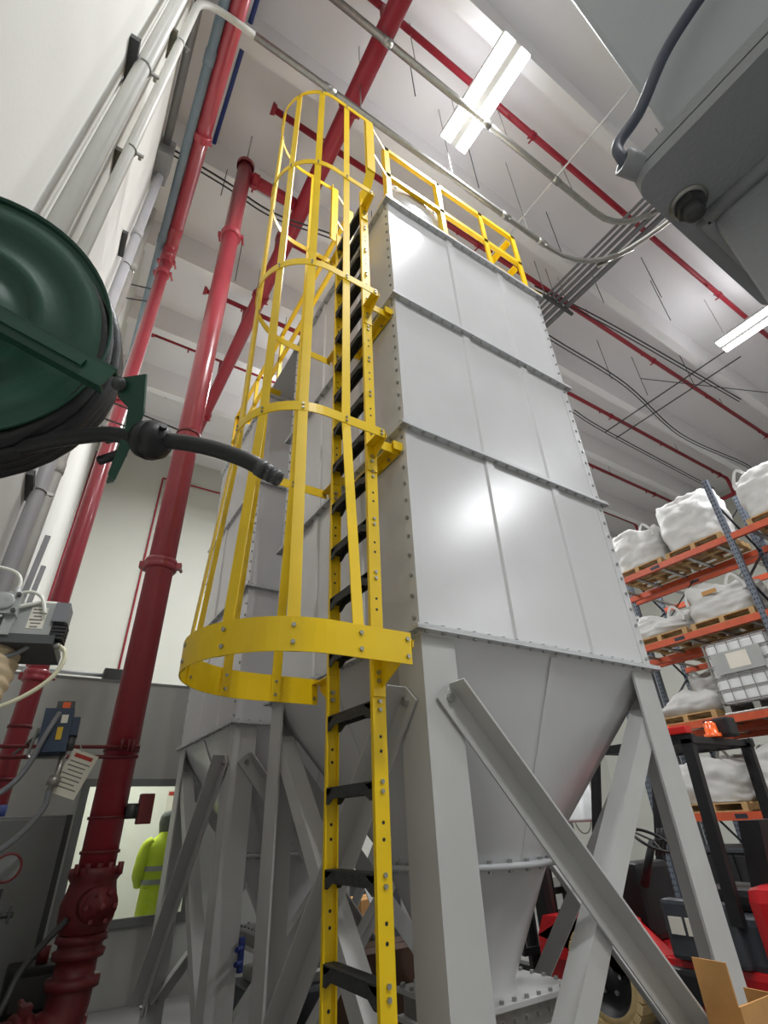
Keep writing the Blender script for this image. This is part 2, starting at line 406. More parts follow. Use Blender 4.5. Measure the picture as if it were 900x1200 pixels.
# ------------------------------------------------------------------ ladder with safety cage
LX, LYR, LYL = 1.214, 1.935, 2.372
def make_ladder():
    t = thing('caged_ladder', 'tall yellow caged ladder with black rungs on the nearer silo', 'ladder', (LX, 2.15, FZ))
    bolts = MB()
    for y, s in ((LYR, 1), (LYL, -1)):     # s: direction of the flanges, towards the inside
        r = MB()
        r.box(LX-.033, LX+.033, y-.004, y+.004, FZ, 4.62)
        r.box(LX-.033, LX-.025, y-.016 if s < 0 else y+.004, y-.004 if s < 0 else y+.016, FZ, 4.62)
        r.box(LX+.025, LX+.033, y-.016 if s < 0 else y+.004, y-.004 if s < 0 else y+.016, FZ, 4.62)
        r.build('rail', YEL, t)
    hol = MB()
    i = -6
    while True:
        z = .421+.3048*i
        if z > 4.62: break
        if z > FZ+.1:
            # upturned channel rung with bent-down, mitred ends
            g = MB()
            ya, yb = LYR+.004, LYL-.004
            for (x0, x1, dz0, dz1) in ((LX-.032, LX+.032, .018, .024), (LX-.032, LX-.026, -.022, .018), (LX+.026, LX+.032, -.022, .018)):
                g.prism([(x0, ya, z+dz1), (x0, yb, z+dz1), (x0, yb, z+dz0-.022), (x0, yb-.035, z+dz0-.022), (x0, yb-.075, z+dz0), (x0, ya+.075, z+dz0), (x0, ya+.035, z+dz0-.022), (x0, ya, z+dz0-.022)], (x1-x0, 0, 0))
            g.build('rung', RUNG, t)
            for dz in (-.014, .02):
                bolts.bolt((LX+.002, LYR-.004, z+dz), (0,-1,0), .009, .008); bolts.bolt((LX+.002, LYL+.004, z+dz), (0,1,0), .009, .008)
            for dz in (-.12, -.175):
                hol.tube([(LX+.002, LYR-.0046, z+dz), (LX+.002, LYR-.003, z+dz)], .007, 8)
                hol.tube([(LX+.002, LYL-.0046, z+dz), (LX+.002, LYL-.003, z+dz)], .007, 8)
        i += 1
    hol.build('rail_holes', BLACKW, t, kind='stuff')
    cy = 2.145
    hoops = [(.6, .435, 2.11, .13), (1.83, .35, cy, .06), (3.07, .35, cy, .06), (4.37, .35, cy, .06), (5.65, .35, cy, .06)]
    def hp(r, c, s):
        # point on the hoop outline, s in 0..1 from the near end to the far end
        st = LX-.86; tot = 2*st+PI*r; d = s*tot
        if d < st: return Vector((LX-d, c-r, 0))
        if d > st+PI*r: return Vector((.86+(d-st-PI*r), c+r, 0))
        a = (d-st)/r
        return Vector((.86-r*math.sin(a), c-r*math.cos(a), 0))
    def hn(r, c, s):
        st = LX-.86; tot = 2*st+PI*r; d = s*tot
        if d < st: return Vector((0,-1,0))
        if d > st+PI*r: return Vector((0,1,0))
        a = (d-st)/r; return Vector((-math.sin(a), -math.cos(a), 0))
    def bs(r, k):
        st = LX-.86; tot = 2*st+PI*r
        q = {0: st-.115, 1: st+r*.36, 2: st+r*.97, 3: st+r*PI/2}
        d = q[k] if k <= 3 else tot-q[6-k]
        return d/tot
    for z, r, c, hh in hoops:
        b = MB(); N = 48; vs = []; fs = []
        for i in range(N+1):
            s = i/N; p = hp(r, c, s); n = hn(r, c, s)
            for q, zz in ((p, z-hh/2), (p+n*.006, z-hh/2), (p+n*.006, z+hh/2), (p, z+hh/2)): vs.append((q.x, q.y, zz))
        for i in range(N):
            for j in range(4): fs.append((i*4+j, i*4+(j+1)%4, i*4+4+(j+1)%4, i*4+4+j))
        fs += [(0,1,2,3), (N*4+3, N*4+2, N*4+1, N*4)]
        b.add(vs, fs).build('hoop', YEL, t)
        # end plates from the hoop back to the rails
        if z < 5:
            for sgn, yr in ((-1, LYR), (1, LYL)):
                e = c+sgn*r; zt = z+hh/2-.005 if hh > .1 else z+.03
                pb = MB().prism([(LX-.035, yr-sgn*.012, zt-.02), (LX-.035, e, zt-.02), (LX+.02, e, zt-.02), (LX+.033, yr-sgn*.012, zt-.02)], (0, 0, -.006))
                pb.prism([(LX+.01, yr, zt-.02), (LX+.01, e, zt-.02), (LX+.01, e, zt-.05), (LX+.01, yr, zt-.05-(.12 if hh > .1 else .07))], (.006, 0, 0))
                pb.box(LX-.03, LX+.03, yr-.006 if sgn > 0 else yr-.012, yr+.012 if sgn > 0 else yr+.006, zt-.2, zt-.01)
                pb.build('hoop_bracket', YEL, t)
                for dz in (-.08, -.115): bolts.bolt((LX-.005, yr-.012, zt+dz-.02), (0,-1,0), .011, .008)
                for dz in ((-.035, .035) if hh > .1 else (-.012, .012)):
                    bolts.bolt((LX-.02, e+(-.006 if sgn < 0 else 0), z+dz), (0,-1,0), .009, .008)
        for k in range(7):
            s = bs(r, k); p = hp(r, c, s); n = hn(r, c, s)
            for dz in ((-.032, .032) if hh > .1 else (-.013, .013)):
                bolts.bolt((p.x+n.x*.006, p.y+n.y*.006, z+dz), n, .009 if hh > .1 else .007, .008)
                bolts.bolt((p.x-n.x*.006, p.y-n.y*.006, z+dz), -n, .008, .008)
    for k in range(7):
        b = MB()
        for (za, ra, ca, ha), (zb_, rb, cb, hb) in zip(hoops, hoops[1:]):
            sa, sb = bs(ra, k), bs(rb, k)
            pa, pb = hp(ra, ca, sa), hp(rb, cb, sb); na, nb = hn(ra, ca, sa), hn(rb, cb, sb)
            ta = Vector((-na.y, na.x, 0)); tb = Vector((-nb.y, nb.x, 0))
            z0 = za-ha/2 if za < 1 else za; z1 = zb_+(.03 if zb_ > 5 else 0)
            A = Vector((pa.x, pa.y, z0)); B = Vector((pb.x, pb.y, z1)); wd = .025
            vs = [A-ta*wd-na*.006, A+ta*wd-na*.006, A+ta*wd, A-ta*wd, B-tb*wd-nb*.006, B+tb*wd-nb*.006, B+tb*wd, B-tb*wd]
            b.add(vs, [(0,3,2,1),(4,5,6,7),(0,1,5,4),(1,2,6,5),(2,3,7,6),(3,0,4,7)])
        b.build('cage_bar', YEL, t)
    # walk-through side rails above the platform
    for sgn, yr, e in ((-1, LYR, cy-.35), (1, LYL, cy+.35)):
        b = MB()
        b.box(LX-.04, LX+.04, e-.005, e+.005, 4.75, 5.68)
        b.box(LX-.04, LX-.032, min(e, e-sgn*.03), max(e, e-sgn*.03), 4.75, 5.68)
        b.prism([(LX-.04, yr, 4.5), (LX+.04, yr, 4.5), (LX+.04, e, 4.76), (LX-.04, e, 4.76)], (0, .01, 0))
        b.build('walk_through_rail', YEL, t)
        for z in (5.14, 5.64): MB().bar((LX, e, z), (X0+.03, Y0+.03 if sgn < 0 else 2.62, z), .008, .04).build('grab_bar', YEL, t)
    # stand-offs to the silo wall
    for z in (1.92, 3.16):
        b = MB()
        b.angle((X0-.006, LYR-.03, z), (X0-.006, LYL+.06, z), .06, .008, (-1,0,0), (0,0,-1))
        for y in (LYR, LYL):
            b.box(LX+.033, X0-.02, y-.005, y+.005, z-.07, z-.008)
        b.box(X0-.07, X0-.006, LYR-.034, LYR-.03, z-.06, z)
        b.build('wall_bracket', YEL, t)
        for y in (LYR+.1, LYL-.1): bolts.bolt((X0-.014, y, z-.04), (-1,0,0), .012, .012)
    bolts.build('bolts', BOLT, t, kind='stuff')
make_ladder()

# ------------------------------------------------------------------ guard rails on the roofs
def railing(p, q, posts, name, label, nn, endtop=None):
    p = Vector(p); q = Vector(q); nn = Vector(nn)
    t = thing(name, label, 'railing', p, 'yellow roof railings')
    d = (q-p); L = d.length; d.normalize(); z0 = ZL[3]+.03; W = .055
    bolts = MB()
    for f in posts:
        a = p+d*L*f
        MB().angle((a.x, a.y, z0), (a.x, a.y, z0+1.1), W, .007, d if f < .5 else -d, -nn).build('post', YEL, t)
        MB().box(a.x-.07, a.x+.07, a.y-.07, a.y+.07, z0, z0+.01).build('base_plate', YEL, t)
        for u in (-.04, .04): bolts.bolt(a+d*u+nn*.035+Vector((0,0,z0+.01)), (0,0,1), .013, .03)
    for zz, nm in ((1.1, 'top_rail'), (.6, 'mid_rail')):
        a = p.copy(); b = q.copy(); a.z = b.z = z0+zz
        MB().angle(a, b, W, .007, (0,0,-1), -nn).build(nm, YEL, t)
    a = p.copy(); b = q.copy(); a.z = b.z = z0+.06
    MB().bar(a, b, .008, .1).build('toe_board', YEL, t)
    bolts.build('bolts', BOLT, t, kind='stuff')
    return t
ix = .03
def rails(dy, which, ofs):
    yA, yB, xA, xB = Y0+ix+dy, Y1-ix+dy, X0+ix, X1-ix
    railing((xA, yA, ZL[3]), (xB, yA, ZL[3]), (0, .36, .72, 1), 'roof_railing', 'yellow railing along the front roof edge of the '+which+' silo', (0,-1,0))
    railing((xB, yA+.07, ZL[3]), (xB, yB, ZL[3]), (.5, 1), 'roof_railing', 'yellow railing along the right roof edge of the '+which+' silo', (1,0,0))
rails(0, 'nearer', 0)
railing((X0+ix, 2.62, ZL[3]), (X0+ix, Y1-ix+SH, ZL[3]), (0, .25, .5, .75, 1), 'roof_railing', 'long yellow railing on the left roof edges from ladder to farther silo', (-1,0,0))
railing((X0+ix, Y1-ix+SH-.01, ZL[3]), (X1-ix, Y1-ix+SH-.01, ZL[3]), (.03, .36, .72, 1), 'roof_railing', 'yellow railing across the far roof edge of the farther silo', (0,1,0))
railing((X1-ix, Y0+SH, ZL[3]), (X1-ix, Y1-ix+SH-.08, ZL[3]), (0, .5, .97), 'roof_railing', 'yellow railing along the right roof edge of the farther silo', (1,0,0))
bp = MB().box(X0-.03, X1+.03, Y1-.02, Y0+SH+.02, ZL[3]+.031, ZL[3]+.045).build('bridge_plate', LEGM)
tag(bp, 'grey walkway plate bridging the roofs of both silos', 'walkway')

# ------------------------------------------------------------------ pipes
def coupling(p, ax, r, parent, m=RED):
    ax = Vector(ax).normalized(); p = Vector(p)
    c = MB().lathe(p, ax, [(-.045, r), (-.045, r*1.16), (-.03, r*1.24), (-.012, r*1.24), (0, r*1.16), (.012, r*1.24), (.03, r*1.24), (.045, r*1.16), (.045, r)], 24)
    s = ax.cross(Vector((.3, .8, .1))).normalized()
    for k in (-1, 1): c.xbox(p+s*k*r*1.3, ax, s, ax.cross(s), .05, r*.5, .045); c.bolt(p+s*k*r*1.4-ax.cross(s)*.03, -ax.cross(s), .014, .06)
    return c.build('coupling', m, parent)
# red riser nearer the office, with valve assembly
RX, RY, RR = .492, 3.9, .098
t = thing('fire_riser', 'thick red vertical sprinkler riser with valve body at its foot', 'pipe', (RX, RY, FZ))
MB().cyl((RX, RY, -.2), (RX, RY, 7.98), RR, RR, 28).build('pipe', RED, t)
for z in (1.75, 6.25): coupling((RX, RY, z), (0,0,1), RR, t)
MB().lathe((RX, RY, 7.98), (0,0,1), [(-.05, RR*1.2), (.03, RR*1.25), (.06, RR*.9), (.07, 0)], 28).build('end_cap', REDD, t)
MB().cyl((RX, RY, 7.75), (1.25, RY, 7.75), .085, .085, 20).build('branch_arm', REDD, t)
coupling((RX+.16, RY, 7.75), (1,0,0), .085, t, REDD)
MB().cyl((RX, RY, 8.04), (RX, RY, ZC), .01, .01, 8).build('hanger_rod', GALV, t)
for z in (3.05,):
    MB().lathe((RX, RY, z), (0,0,1), [(-.012, RR), (-.012, RR+.006), (.012, RR+.006), (.012, RR)], 28).build('clamp', REDO, t)
    MB().tube([(RX-RR, RY-.02, z+.02), (XW, RY+.25, z+.35)], .008, 6).build('clamp_rod', DSTR, t)
    MB().tube([(RX-RR, RY+.04, z-.1), (XW, RY+.35, z+.2)], .008, 6).build('clamp_rod', DSTR, t)
MB().lathe((RX, RY, .45), (0,0,1), [(-.012, RR), (-.012, RR+.008), (.012, RR+.008), (.012, RR)], 28).build('clamp', REDO, t)
for dz in (0, -.055): MB().tube([(RX+RR*.9, RY-RR-.012, .46+dz), (RX-RR, RY-RR-.012, .455+dz), (-.5, RY-RR+.05, .44+dz)], .011, 8).build('strap_bar', REDO, t)
for dx in (-.02, .02, .045): MB().cyl((RX+dx, RY-RR-.03, .43), (RX+dx, RY-RR-.03, .5), .01, .01, 8).build('clamp_bolt', REDO, t)
for z in (.08, -.09): MB().lathe((RX, RY, z), (0,0,1), [(-.008, RR), (-.008, RR+.01), (.008, RR+.01), (.008, RR)], 28).build('hose_band', REDO, t)
fb = MB().xbox((RX+RR+.03, RY-.06, .1), (1,0,0), (0,1,0), (0,0,1), .08, .06, .06)
fb.cyl((RX+RR+.02, RY-.07, .07), (RX+RR+.02, RY-.07, .15), .035, .03, 12)
f_ = fb.build('flow_switch', DSTR, t)
MB().bev(RX+RR+.05, RX+RR+.13, RY-.13, RY-.06, .04, .2, .006).build('switch_box', REDO, f_)
# valve
vb = MB()
vb.lathe((RX, RY, -.2), (0,0,1), [(.04, .09), (.035, .135), (.0, .14), (-.03, .12), (-.06, .125), (-.13, .145), (-.2, .14), (-.25, .12), (-.27, .1), (-.34, .095)], 28)
vb.cyl((RX+.0, RY-.08, -.33), (RX+.03, RY-.19, -.33), .085, .08, 24)
v_ = vb.build('valve_body', REDO, t)
hw = MB().lathe((RX+.03, RY-.2, -.33), (.15, -1, 0), [(-.01, .05), (.0, .085), (.02, .085), (.025, .05), (.05, .045), (.055, .02), (.07, .02), (.07, 0)], 24)
for i in range(6): hw.bolt((RX+.03+.07*math.cos(i*PI/3), RY-.22, -.33+.07*math.sin(i*PI/3)), (0,-1,0), .012, .02)
hw.build('valve_cover', REDO, v_)
for i in range(5):
    vb2 = MB().cyl((RX-.11+.055*i, RY-.11, -.2), (RX-.11+.055*i, RY-.11, -.14), .016, .016, 8).build('flange_bolt', REDO, v_)
lo = MB().lathe((RX, RY, 0), (0,0,1), [(-.46, .095), (-.46, .125), (-.49, .13), (-.5, .11), (-.52, .11), (-.53, .13), (-.56, .125), (-.56, .1), (-.64, .1), (-.64, .13), (-.68, .13), (-.68, .1), (-.7, .1)], 28)
lo.build('lower_flanges', REDO, t)
el = rounded([(RX, RY, -.66), (RX, RY, -.86), (RX-.35, RY-.1, -.86)], .15, 8)
MB().tube(el, .105, 24).build('elbow', REDO, t)
MB().tube([(RX-.3, RY-.085, -.86), (-.47, RY-.32, -.88)], .1, 24).build('feed_pipe', REDO, t)
coupling((RX-.2, RY-.06, -.86), (-1,-.25,0), .102, t, REDO)
coupling((RX-.45, RY-.14, -.865), (-1,-.25,0), .102, t, REDO)
MB().cyl((RX+.02, RY+.02, FZ), (RX+.02, RY+.02, -.8), .09, .09, 20).build('drain_leg', REDO, t)
MB().tube(spline([(RX-.1, RY-.1, -.38), (RX-.25, RY-.12, -.55), (.15, RY-.2, -.75), (-.1, RY-.3, -.9), (-.4, RY-.35, -1.0)]), .016, 8).build('flexible_conduit', DSTR, t)
# second stack behind the riser
q = MB(); q.cyl((.62, 4.75, FZ), (.62, 4.75, -.72), .075, .075, 20); q.cyl((.62, 4.75, -.72), (.62, 4.75, -.7), .1, .1, 20)
q.cyl((.62, 4.75, -.62), (.45, 4.72, -.5), .04, .04, 12); q.cyl((.62, 4.75, -.7), (.62, 4.75, -.45), .05, .05, 14)
tag(q.build('drain_pipe', REDO, org=(.62, 4.75, FZ)), 'short dark red pipe stub standing behind the riser valve', 'pipe')

t = thing('pump_box', 'black control box on the floor behind the red elbow', 'box', (.35, 4.3, FZ))
MB().bev(.2, .52, 4.2, 4.45, FZ, -.62, .02).build('case', BLACKW, t)
MB().bev(.24, .48, 4.19, 4.2, -.8, -.66, .004).build('panel', DSTR, t)
MB().cyl((.36, 4.3, -.62), (.36, 4.3, -.54), .03, .03, 12).build('gland', REDO, t)
# red standpipe by the wall corner, turning to run along the ceiling
PX, PY = -.115, 5.0
t = thing('standpipe', 'slimmer red standpipe by the left wall turning along the ceiling', 'pipe', (PX, PY, FZ))
MB().cyl((PX, PY, FZ), (PX, PY, 6.9), .075, .075, 24).build('pipe', RED, t)
MB().tube(rounded([(PX, PY, 6.75), (PX, PY, 7.06), (PX, PY-.35, 7.06)], .18), .092, 24).build('elbow', RED, t)
MB().cyl((PX, PY-.3, 7.06), (PX, .2, 7.06), .09, .09, 24).build('overhead_pipe', RED, t)
for z in (6.72, 6.45, 4.1, 1.1): coupling((PX, PY, z), (0,0,1), .075, t)
for z in (.72, .36): MB().lathe((PX, PY, z), (0,0,1), [(-.012, .075), (-.012, .083), (.012, .083), (.012, .075)], 24).build('clamp', REDO, t)
MB().lathe((PX, PY, .14), (0,0,1), [(-.06, .075), (-.06, .078), (.06, .078), (.06, .075)], 24).build('marker_band', BLUE, t, label='blue marker band')
MB().lathe((PX, PY, -.02), (0,0,1), [(-.1, .075), (-.1, .078), (.1, .078), (.1, .075)], 24).build('marker_band', YLBL, t, label='yellow marker band')
MB().tube([(PX-.03, PY+.02, 6.1), (XW, PY+.2, 6.2)], .01, 6).build('stay_rod', DSTR, t)
MB().tube([(PX-.03, PY+.02, 5.85), (XW, PY+.2, 5.9)], .01, 6).build('stay_rod', DSTR, t)
for y in (3.4, 1.6): coupling((PX, y, 7.06), (0,1,0), .09, t)

# overhead main and branch lines
MX, MZ = 1.37, 7.75
t = thing('sprinkler_main', 'thick red sprinkler main running overhead away to the far wall', 'pipe', (MX, 0, MZ))
MB().cyl((MX, -2, MZ), (MX, 12.3, MZ), .115, .115, 24).build('pipe', REDD, t)
BRY = [1.60, 3.29, 4.96, 6.62, 8.14, 9.78]
for y in BRY:
    MB().cyl((MX, y, MZ), (MX, y, 8.55), .045, .045, 12).build('riser_nipple', REDD, t)
for y in (2.45, 5.6, 9.0):
    coupling((MX, y, MZ), (0,1,0), .115, t, REDD)
    MB().cyl((MX, y+.3, MZ+.1), (MX, y+.3, ZC), .009, .009, 6).build('hanger_rod', GALV, t)
BZ = 8.6
names = ['first', 'second', 'third', 'fourth', 'fifth', 'sixth']
xs0 = [.2, .62, 1.37, .6, -.02, .6]
for i, y in enumerate(BRY):
    t = thing('sprinkler_branch_pipe', names[i]+' red sprinkler branch under the ceiling counting from the camera', 'pipe', (xs0[i], y, BZ), 'red sprinkler branch pipes')
    r = .045 if i < 4 else .036
    MB().cyl((xs0[i], y, BZ), (15.9, y, BZ), r, r, 14).build('pipe', REDD, t)
    MB().cyl((xs0[i]-.03, y, BZ), (xs0[i]+.03, y, BZ), r*1.9, r*1.5, 14).build('end_cap', REDD, t)
    MB().tube(rounded([(15.85, y, BZ), (16.0, y, BZ), (16.0, y, BZ-.5)], .08), r*1.1, 12).build('elbow', REDD, t)
    x = xs0[i]+.7; k = 0
    while x < 15.5:
        MB().cyl((x, y, BZ), (x, y, BZ-.13), .014, .014, 8).build('sprinkler_head', REDD, t)
        if k % 2 == 0:
            MB().cyl((x+.9, y, BZ), (x+.9, y, ZC), .008, .008, 6).build('hanger_rod', GALV, t)
        if k % 2 == 1: coupling((x+.5, y, BZ), (1,0,0), r, t, REDD)
        x += 2.6; k += 1
c = MB().cyl((16.0, -3, BZ-.55), (16.0, 12, BZ-.55), .06, .06, 14).build('cross_main', REDD, org=(16, 0, BZ-.55))
tag(c, 'red cross pipe joining the branches above the rack', 'pipe')
# thin red line on the far wall and in the corner
tag(MB().tube(rounded([(1.17, YF-.04, 1.7), (1.17, YF-.04, 8.05), (1.17, YF-.04, 8.12), (4.6, YF-.04, 8.12)], .02), .022, 8).build('thin_red_line', REDD, org=(1.17, YF-.04, 1.7)), 'thin red pipe climbing the far wall and turning right', 'pipe')
tag(MB().tube([(XW+.06, 11.9, 1.8), (XW+.06, 11.9, 8.0)], .03, 8).build('thin_red_line', REDD, org=(XW+.06, 11.9, 1.8)), 'thin red pipe standing in the corner of the left wall', 'pipe')

# wall conduits and their struts
def strut(t, y0, y1, z, m, py, r, x):
    s_ = MB().box(XW, XW+.045, y0, y1, z-.022, z+.022)
    s_.box(XW+.045, XW+.05, y0, y1, z-.022, z-.008); s_.box(XW+.045, XW+.05, y0, y1, z+.008, z+.022)
    so = s_.build('strut', m, t)
    c_ = MB().tube(arc((x, py, z), (0,1,0), (1,0,0), r+.004, 0-.3, PI+.3, 12), .006, 6)
    c_.box(x+r, x+r+.05, py-.006, py+.006, z-.012, z+.012); c_.bolt((x+r+.03, py, z), (0,1,0), .01, .03)
    c_.build('pipe_clamp', GALV, so)
XC = XW+.08
y, z, r = 1.62, 7.55, .041
t = thing('wall_conduit', 'thickest pale conduit climbing the left wall nearest the camera', 'conduit', (XC, y, FZ), 'pale wall conduits')
MB().tube(rounded([(XC, y, FZ), (XC, y, z), (.1, y, z)], .35), r, 20).build('conduit', CONDW, t)
MB().tube(rounded([(.08, y, z), (5.65, y, z), (6.0, y-.9, z+.05), (6.1, -3, z+.05)], .6), .042, 16).build('galvanised_run', GALV, t)
for x in (1.4, 2.9, 4.2):
    MB().lathe((x, y, z), (1,0,0), [(-.06, .04), (-.06, .05), (.06, .05), (.06, .04)], 16).build('coupling', GALV, t)
    MB().cyl((x+.4, y, z), (x+.4, y, ZC), .007, .007, 6).build('hanger_rod', GALV, t)
strut(t, 1.5, 1.76, 3.7, DSTR, y, r, XC); strut(t, 1.5, 1.76, 6.4, DSTR, y, r, XC)
y, z, r = 2.15, 6.9, .034
t = thing('wall_conduit', 'second pale conduit on the left wall, bending over toward the ladder top', 'conduit', (XC, y, FZ), 'pale wall conduits')
MB().tube(rounded([(XC, y, FZ), (XC, y, z), (.12, y, z)], .3), r, 20).build('conduit', CONDW, t)
MB().tube(rounded([(.1, y, z), (5.2, y, z), (5.6, y-.8, z), (5.75, -3, z)], .7), .036, 16).build('galvanised_run', GALV, t)
for x in (.95, 3.6, 4.3):
    MB().lathe((x, y, z), (1,0,0), [(-.07, .034), (-.07, .043), (.07, .043), (.07, .034)], 16).build('coupling', GALV, t)
for x in (1.35, 2.7, 4.05): MB().cyl((x, y, z), (x, y, ZC), .007, .007, 6).build('hanger_rod', GALV, t)
strut(t, 2.18, 2.38, 3.8, BRONZ, y, r, XC); strut(t, 2.08, 2.3, 5.68, BRONZ, y, r, XC)
y, r = 4.0, .05
t = thing('wall_conduit', 'lilac grey conduit rising to a junction box on the left wall', 'conduit', (XC, y, FZ), 'pale wall conduits')
MB().cyl((XC, y, FZ), (XC, y, 6.95), r, r, 20).build('conduit', CONDL, t)
MB().bev(XW, XW+.16, 3.7, 4.1, 6.85, 7.2, .01).build('junction_box', CONDG, t)
MB().cyl((XC-.02, 3.75, 7.08), (XC-.02, -1, 7.08), .045, .045, 18).build('overhead_run', CONDG, t)
for z in (5.6, 3.2, 1.2): MB().lathe((XC, y, z), (0,0,1), [(-.06, r), (-.06, r+.008), (.06, r+.008), (.06, r)], 20).build('coupling', CONDL, t)
strut(t, 3.62, 3.9, 5.02, DSTR, y, r, XC); strut(t, 3.75, 4.15, 2.2, DSTR, y, r, XC)
y, r = 4.75, .045
t = thing('wall_conduit', 'white conduit beside the lilac grey one on the left wall', 'conduit', (XC, y, FZ), 'pale wall conduits')
MB().cyl((XC, y, FZ), (XC, y, 7.3), r, r, 20).build('conduit', CONDW, t)
for z in (6.0, 4.6, 2.9, 1.6): MB().lathe((XC, y, z), (0,0,1), [(-.06, r), (-.06, r+.008), (.06, r+.008), (.06, r)], 20).build('coupling', CONDW, t)
strut(t, 4.6, 4.9, 4.4, GALV, y, r, XC)
t = thing('pipe_bracket', 'grey steel triangular bracket on the left wall by the standpipe', 'bracket', (XW, 5.6, 1.4))
for y in (5.6, 6.4): MB().bar((XW+.03, y, .4), (XW+.12, y, 2.6), .05, .05, (0,1,0)).build('arm', CONDG, t)
MB().box(XW, XW+.12, 5.5, 6.5, 1.35, 1.65).build('plate', CONDG, t)
# blue-grey air line and blue pipe
t = thing('air_line', 'pale blue grey air pipe along the ceiling by the left wall', 'pipe', (-.245, 4, 7))
MB().cyl((-.245, .3, 7.0), (-.245, 12.4, 7.0), .05, .05, 18).build('pipe', BLUEP, t)
for y in (2.6, 4.9, 7.5): MB().lathe((-.245, y, 7.0), (0,1,0), [(-.07, .05), (-.07, .058), (.07, .058), (.07, .05)], 18).build('coupling', BLUEP, t)
for y in (3.5, 6.5): MB().cyl((-.245, y, 7.0), (-.245, y, ZC), .008, .008, 6).build('hanger_rod', GALV, t)
tag(MB().cyl((.03, 1.2, 8.62), (.03, 4.15, 8.62), .03, .03, 12).build('blue_pipe', BLUE, org=(.03, 1.2, 8.62)), 'thin deep blue pipe under the ceiling at top left', 'pipe')
# bundle of conduits across the ceiling
for i, (x, r) in enumerate(((5.75, .025), (5.85, .025), (5.96, .03), (6.09, .042), (6.24, .045))):
    tag(MB().cyl((x, -4, 7.9), (x, 7, 7.9), r, r, 12).build('ceiling_conduit', CONDD, org=(x, -4, 7.9)), ['leftmost', 'second', 'middle', 'fourth', 'rightmost'][i]+' of five parallel grey conduits crossing right of the silo top', 'conduit', 'parallel ceiling conduits')
for y in (3.1, .6):
    t = thing('conduit_trapeze', 'short strut trapeze hanging under the conduit bundle at '+('the silo top' if y > 2 else 'the grey machine'), 'bracket', (6, y, 7.84), 'conduit trapezes')
    MB().box(5.65, 6.4, y-.025, y+.025, 7.8, 7.85).build('bar', DSTR, t)
    for x in (5.7, 6.0, 6.35): MB().cyl((x, y, 7.8), (x, y, ZC), .008, .008, 6).build('rod', GALV, t)
tag(MB().cyl((4.42, -.5, 8.0), (4.42, 3.4, 8.0), .014, .014, 8).build('white_rod', PLW, org=(4.42, -.5, 8)), 'thin white rod crossing under the ceiling above the railing', 'rod')
for i, (pts, lb) in enumerate((
    ([(5.5, 4.0, 8.6), (7.3, 4.02, 8.6), (9.7, 4.05, 8.58), (12.5, 4.4, 8.5), (15.4, 4.25, 8.55), (15.9, 4.2, 8.4)], 'black cable pair wandering along the ceiling right of the silo'),
    ([(5.9, 3.35, 8.6), (8.0, 3.15, 8.6), (12.7, 2.92, 8.6)], 'straight dark cable along the ceiling above the lamp'),
    ([(9.3, 5.26, 8.55), (10.8, 5.36, 8.55), (16, 5.4, 8.5)], 'dark cable run ending at the crossing rods near the rack'),
    ([(-.4, 3.9, 7.4), (.3, 3.9, 7.35), (1.0, 3.9, 7.25), (2.2, 3.9, 7.6), (4, 3.9, 7.6)], 'black sagging cable crossing behind the cage top'))):
    k_ = 1.0 if i == 3 else 8.2/8.6
    pts = [(a*k_, b*k_, c*k_) for a, b, c in pts]
    t = thing('ceiling_cable', lb, 'cable', pts[0])
    MB().tube(spline(pts), .014, 6).build('strand', BLACKW, t); MB().tube(spline([(a, b+.05, c-.03) for a, b, c in pts]), .012, 6).build('strand', BLACKW, t)
for i, x in enumerate((10.3, 10.75)):
    tag(MB().cyl((x, 2.1, 8.22), (x, 5.2, 8.22), .015, .015, 8).build('ceiling_rod', DSTR, org=(x, 2.1, 8.22)), ['left', 'right'][i]+' of two dark rods leading from the right lamp', 'rod', 'dark ceiling rods')
hr = [(2.0, 1.9), (3.4, 2.3), (5.2, 2.35), (6.6, 2.6), (7.4, 2.0), (8.3, 3.7), (9.4, 3.6), (8.0, 2.2), (10.0, 2.9), (2.6, 3.9), (.3, 4.3), (.9, 5.5)]
for x, y in hr:
    tag(MB().cyl((x, y, 7.7), (x, y, ZC), .007, .007, 6).build('hanger_rod', DSTR, org=(x, y, 7.7)), 'thin bare hanger rod dangling from the ceiling', 'rod', 'bare ceiling rods')
tag(MB().tube([(9.4, 3.6, 8.2), (13.5, 1.9, 8.2)], .01, 6).build('stay_wire', DSTR, org=(9.4, 3.6, 8.2)), 'thin horizontal stay wire left of the right lamp', 'wire')

# ------------------------------------------------------------------ office partition with window
OY, OT = 7.6, 1.68
wx0, wx1, wz0, wz1 = .68, 1.98, -.83, .5
ow = MB().box(XW, wx0, OY, OY+.1, FZ, OT).box(wx1, 4.2, OY, OY+.1, FZ, OT).box(wx0, wx1, OY, OY+.1, FZ, wz0).box(wx0, wx1, OY, OY+.1, wz1, OT)
ow = struct(ow.build('wall_office', OFFW))
for x in (XW+.3, 2.6): MB().box(x-.015, x+.015, OY-.008, OY, FZ, OT).build('wall_batten', OFFW, ow)
MB().box(XW, 4.2, OY-.01, OY+.11, OT, OT+.03).build('wall_cap', FRAME, ow)
struct(MB().box(XW, 4.2, OY+.1, 10.6, OT-.02, OT+.02).build('ceiling_office', OFFI))
struct(MB().box(XW, 4.2, 10.5, 10.6, FZ, OT-.02).build('wall_office_back', OFFI))
struct(MB().box(4.1, 4.2, OY+.1, 10.5, FZ, OT-.02).build('wall_office_side', OFFI))
win = MB()
for a in ((wx0-.06, wx0+.02, wz0-.06, wz1+.06), (wx1-.02, wx1+.06, wz0-.06, wz1+.06)): win.box(a[0], a[1], OY-.03, OY+.03, a[2], a[3])
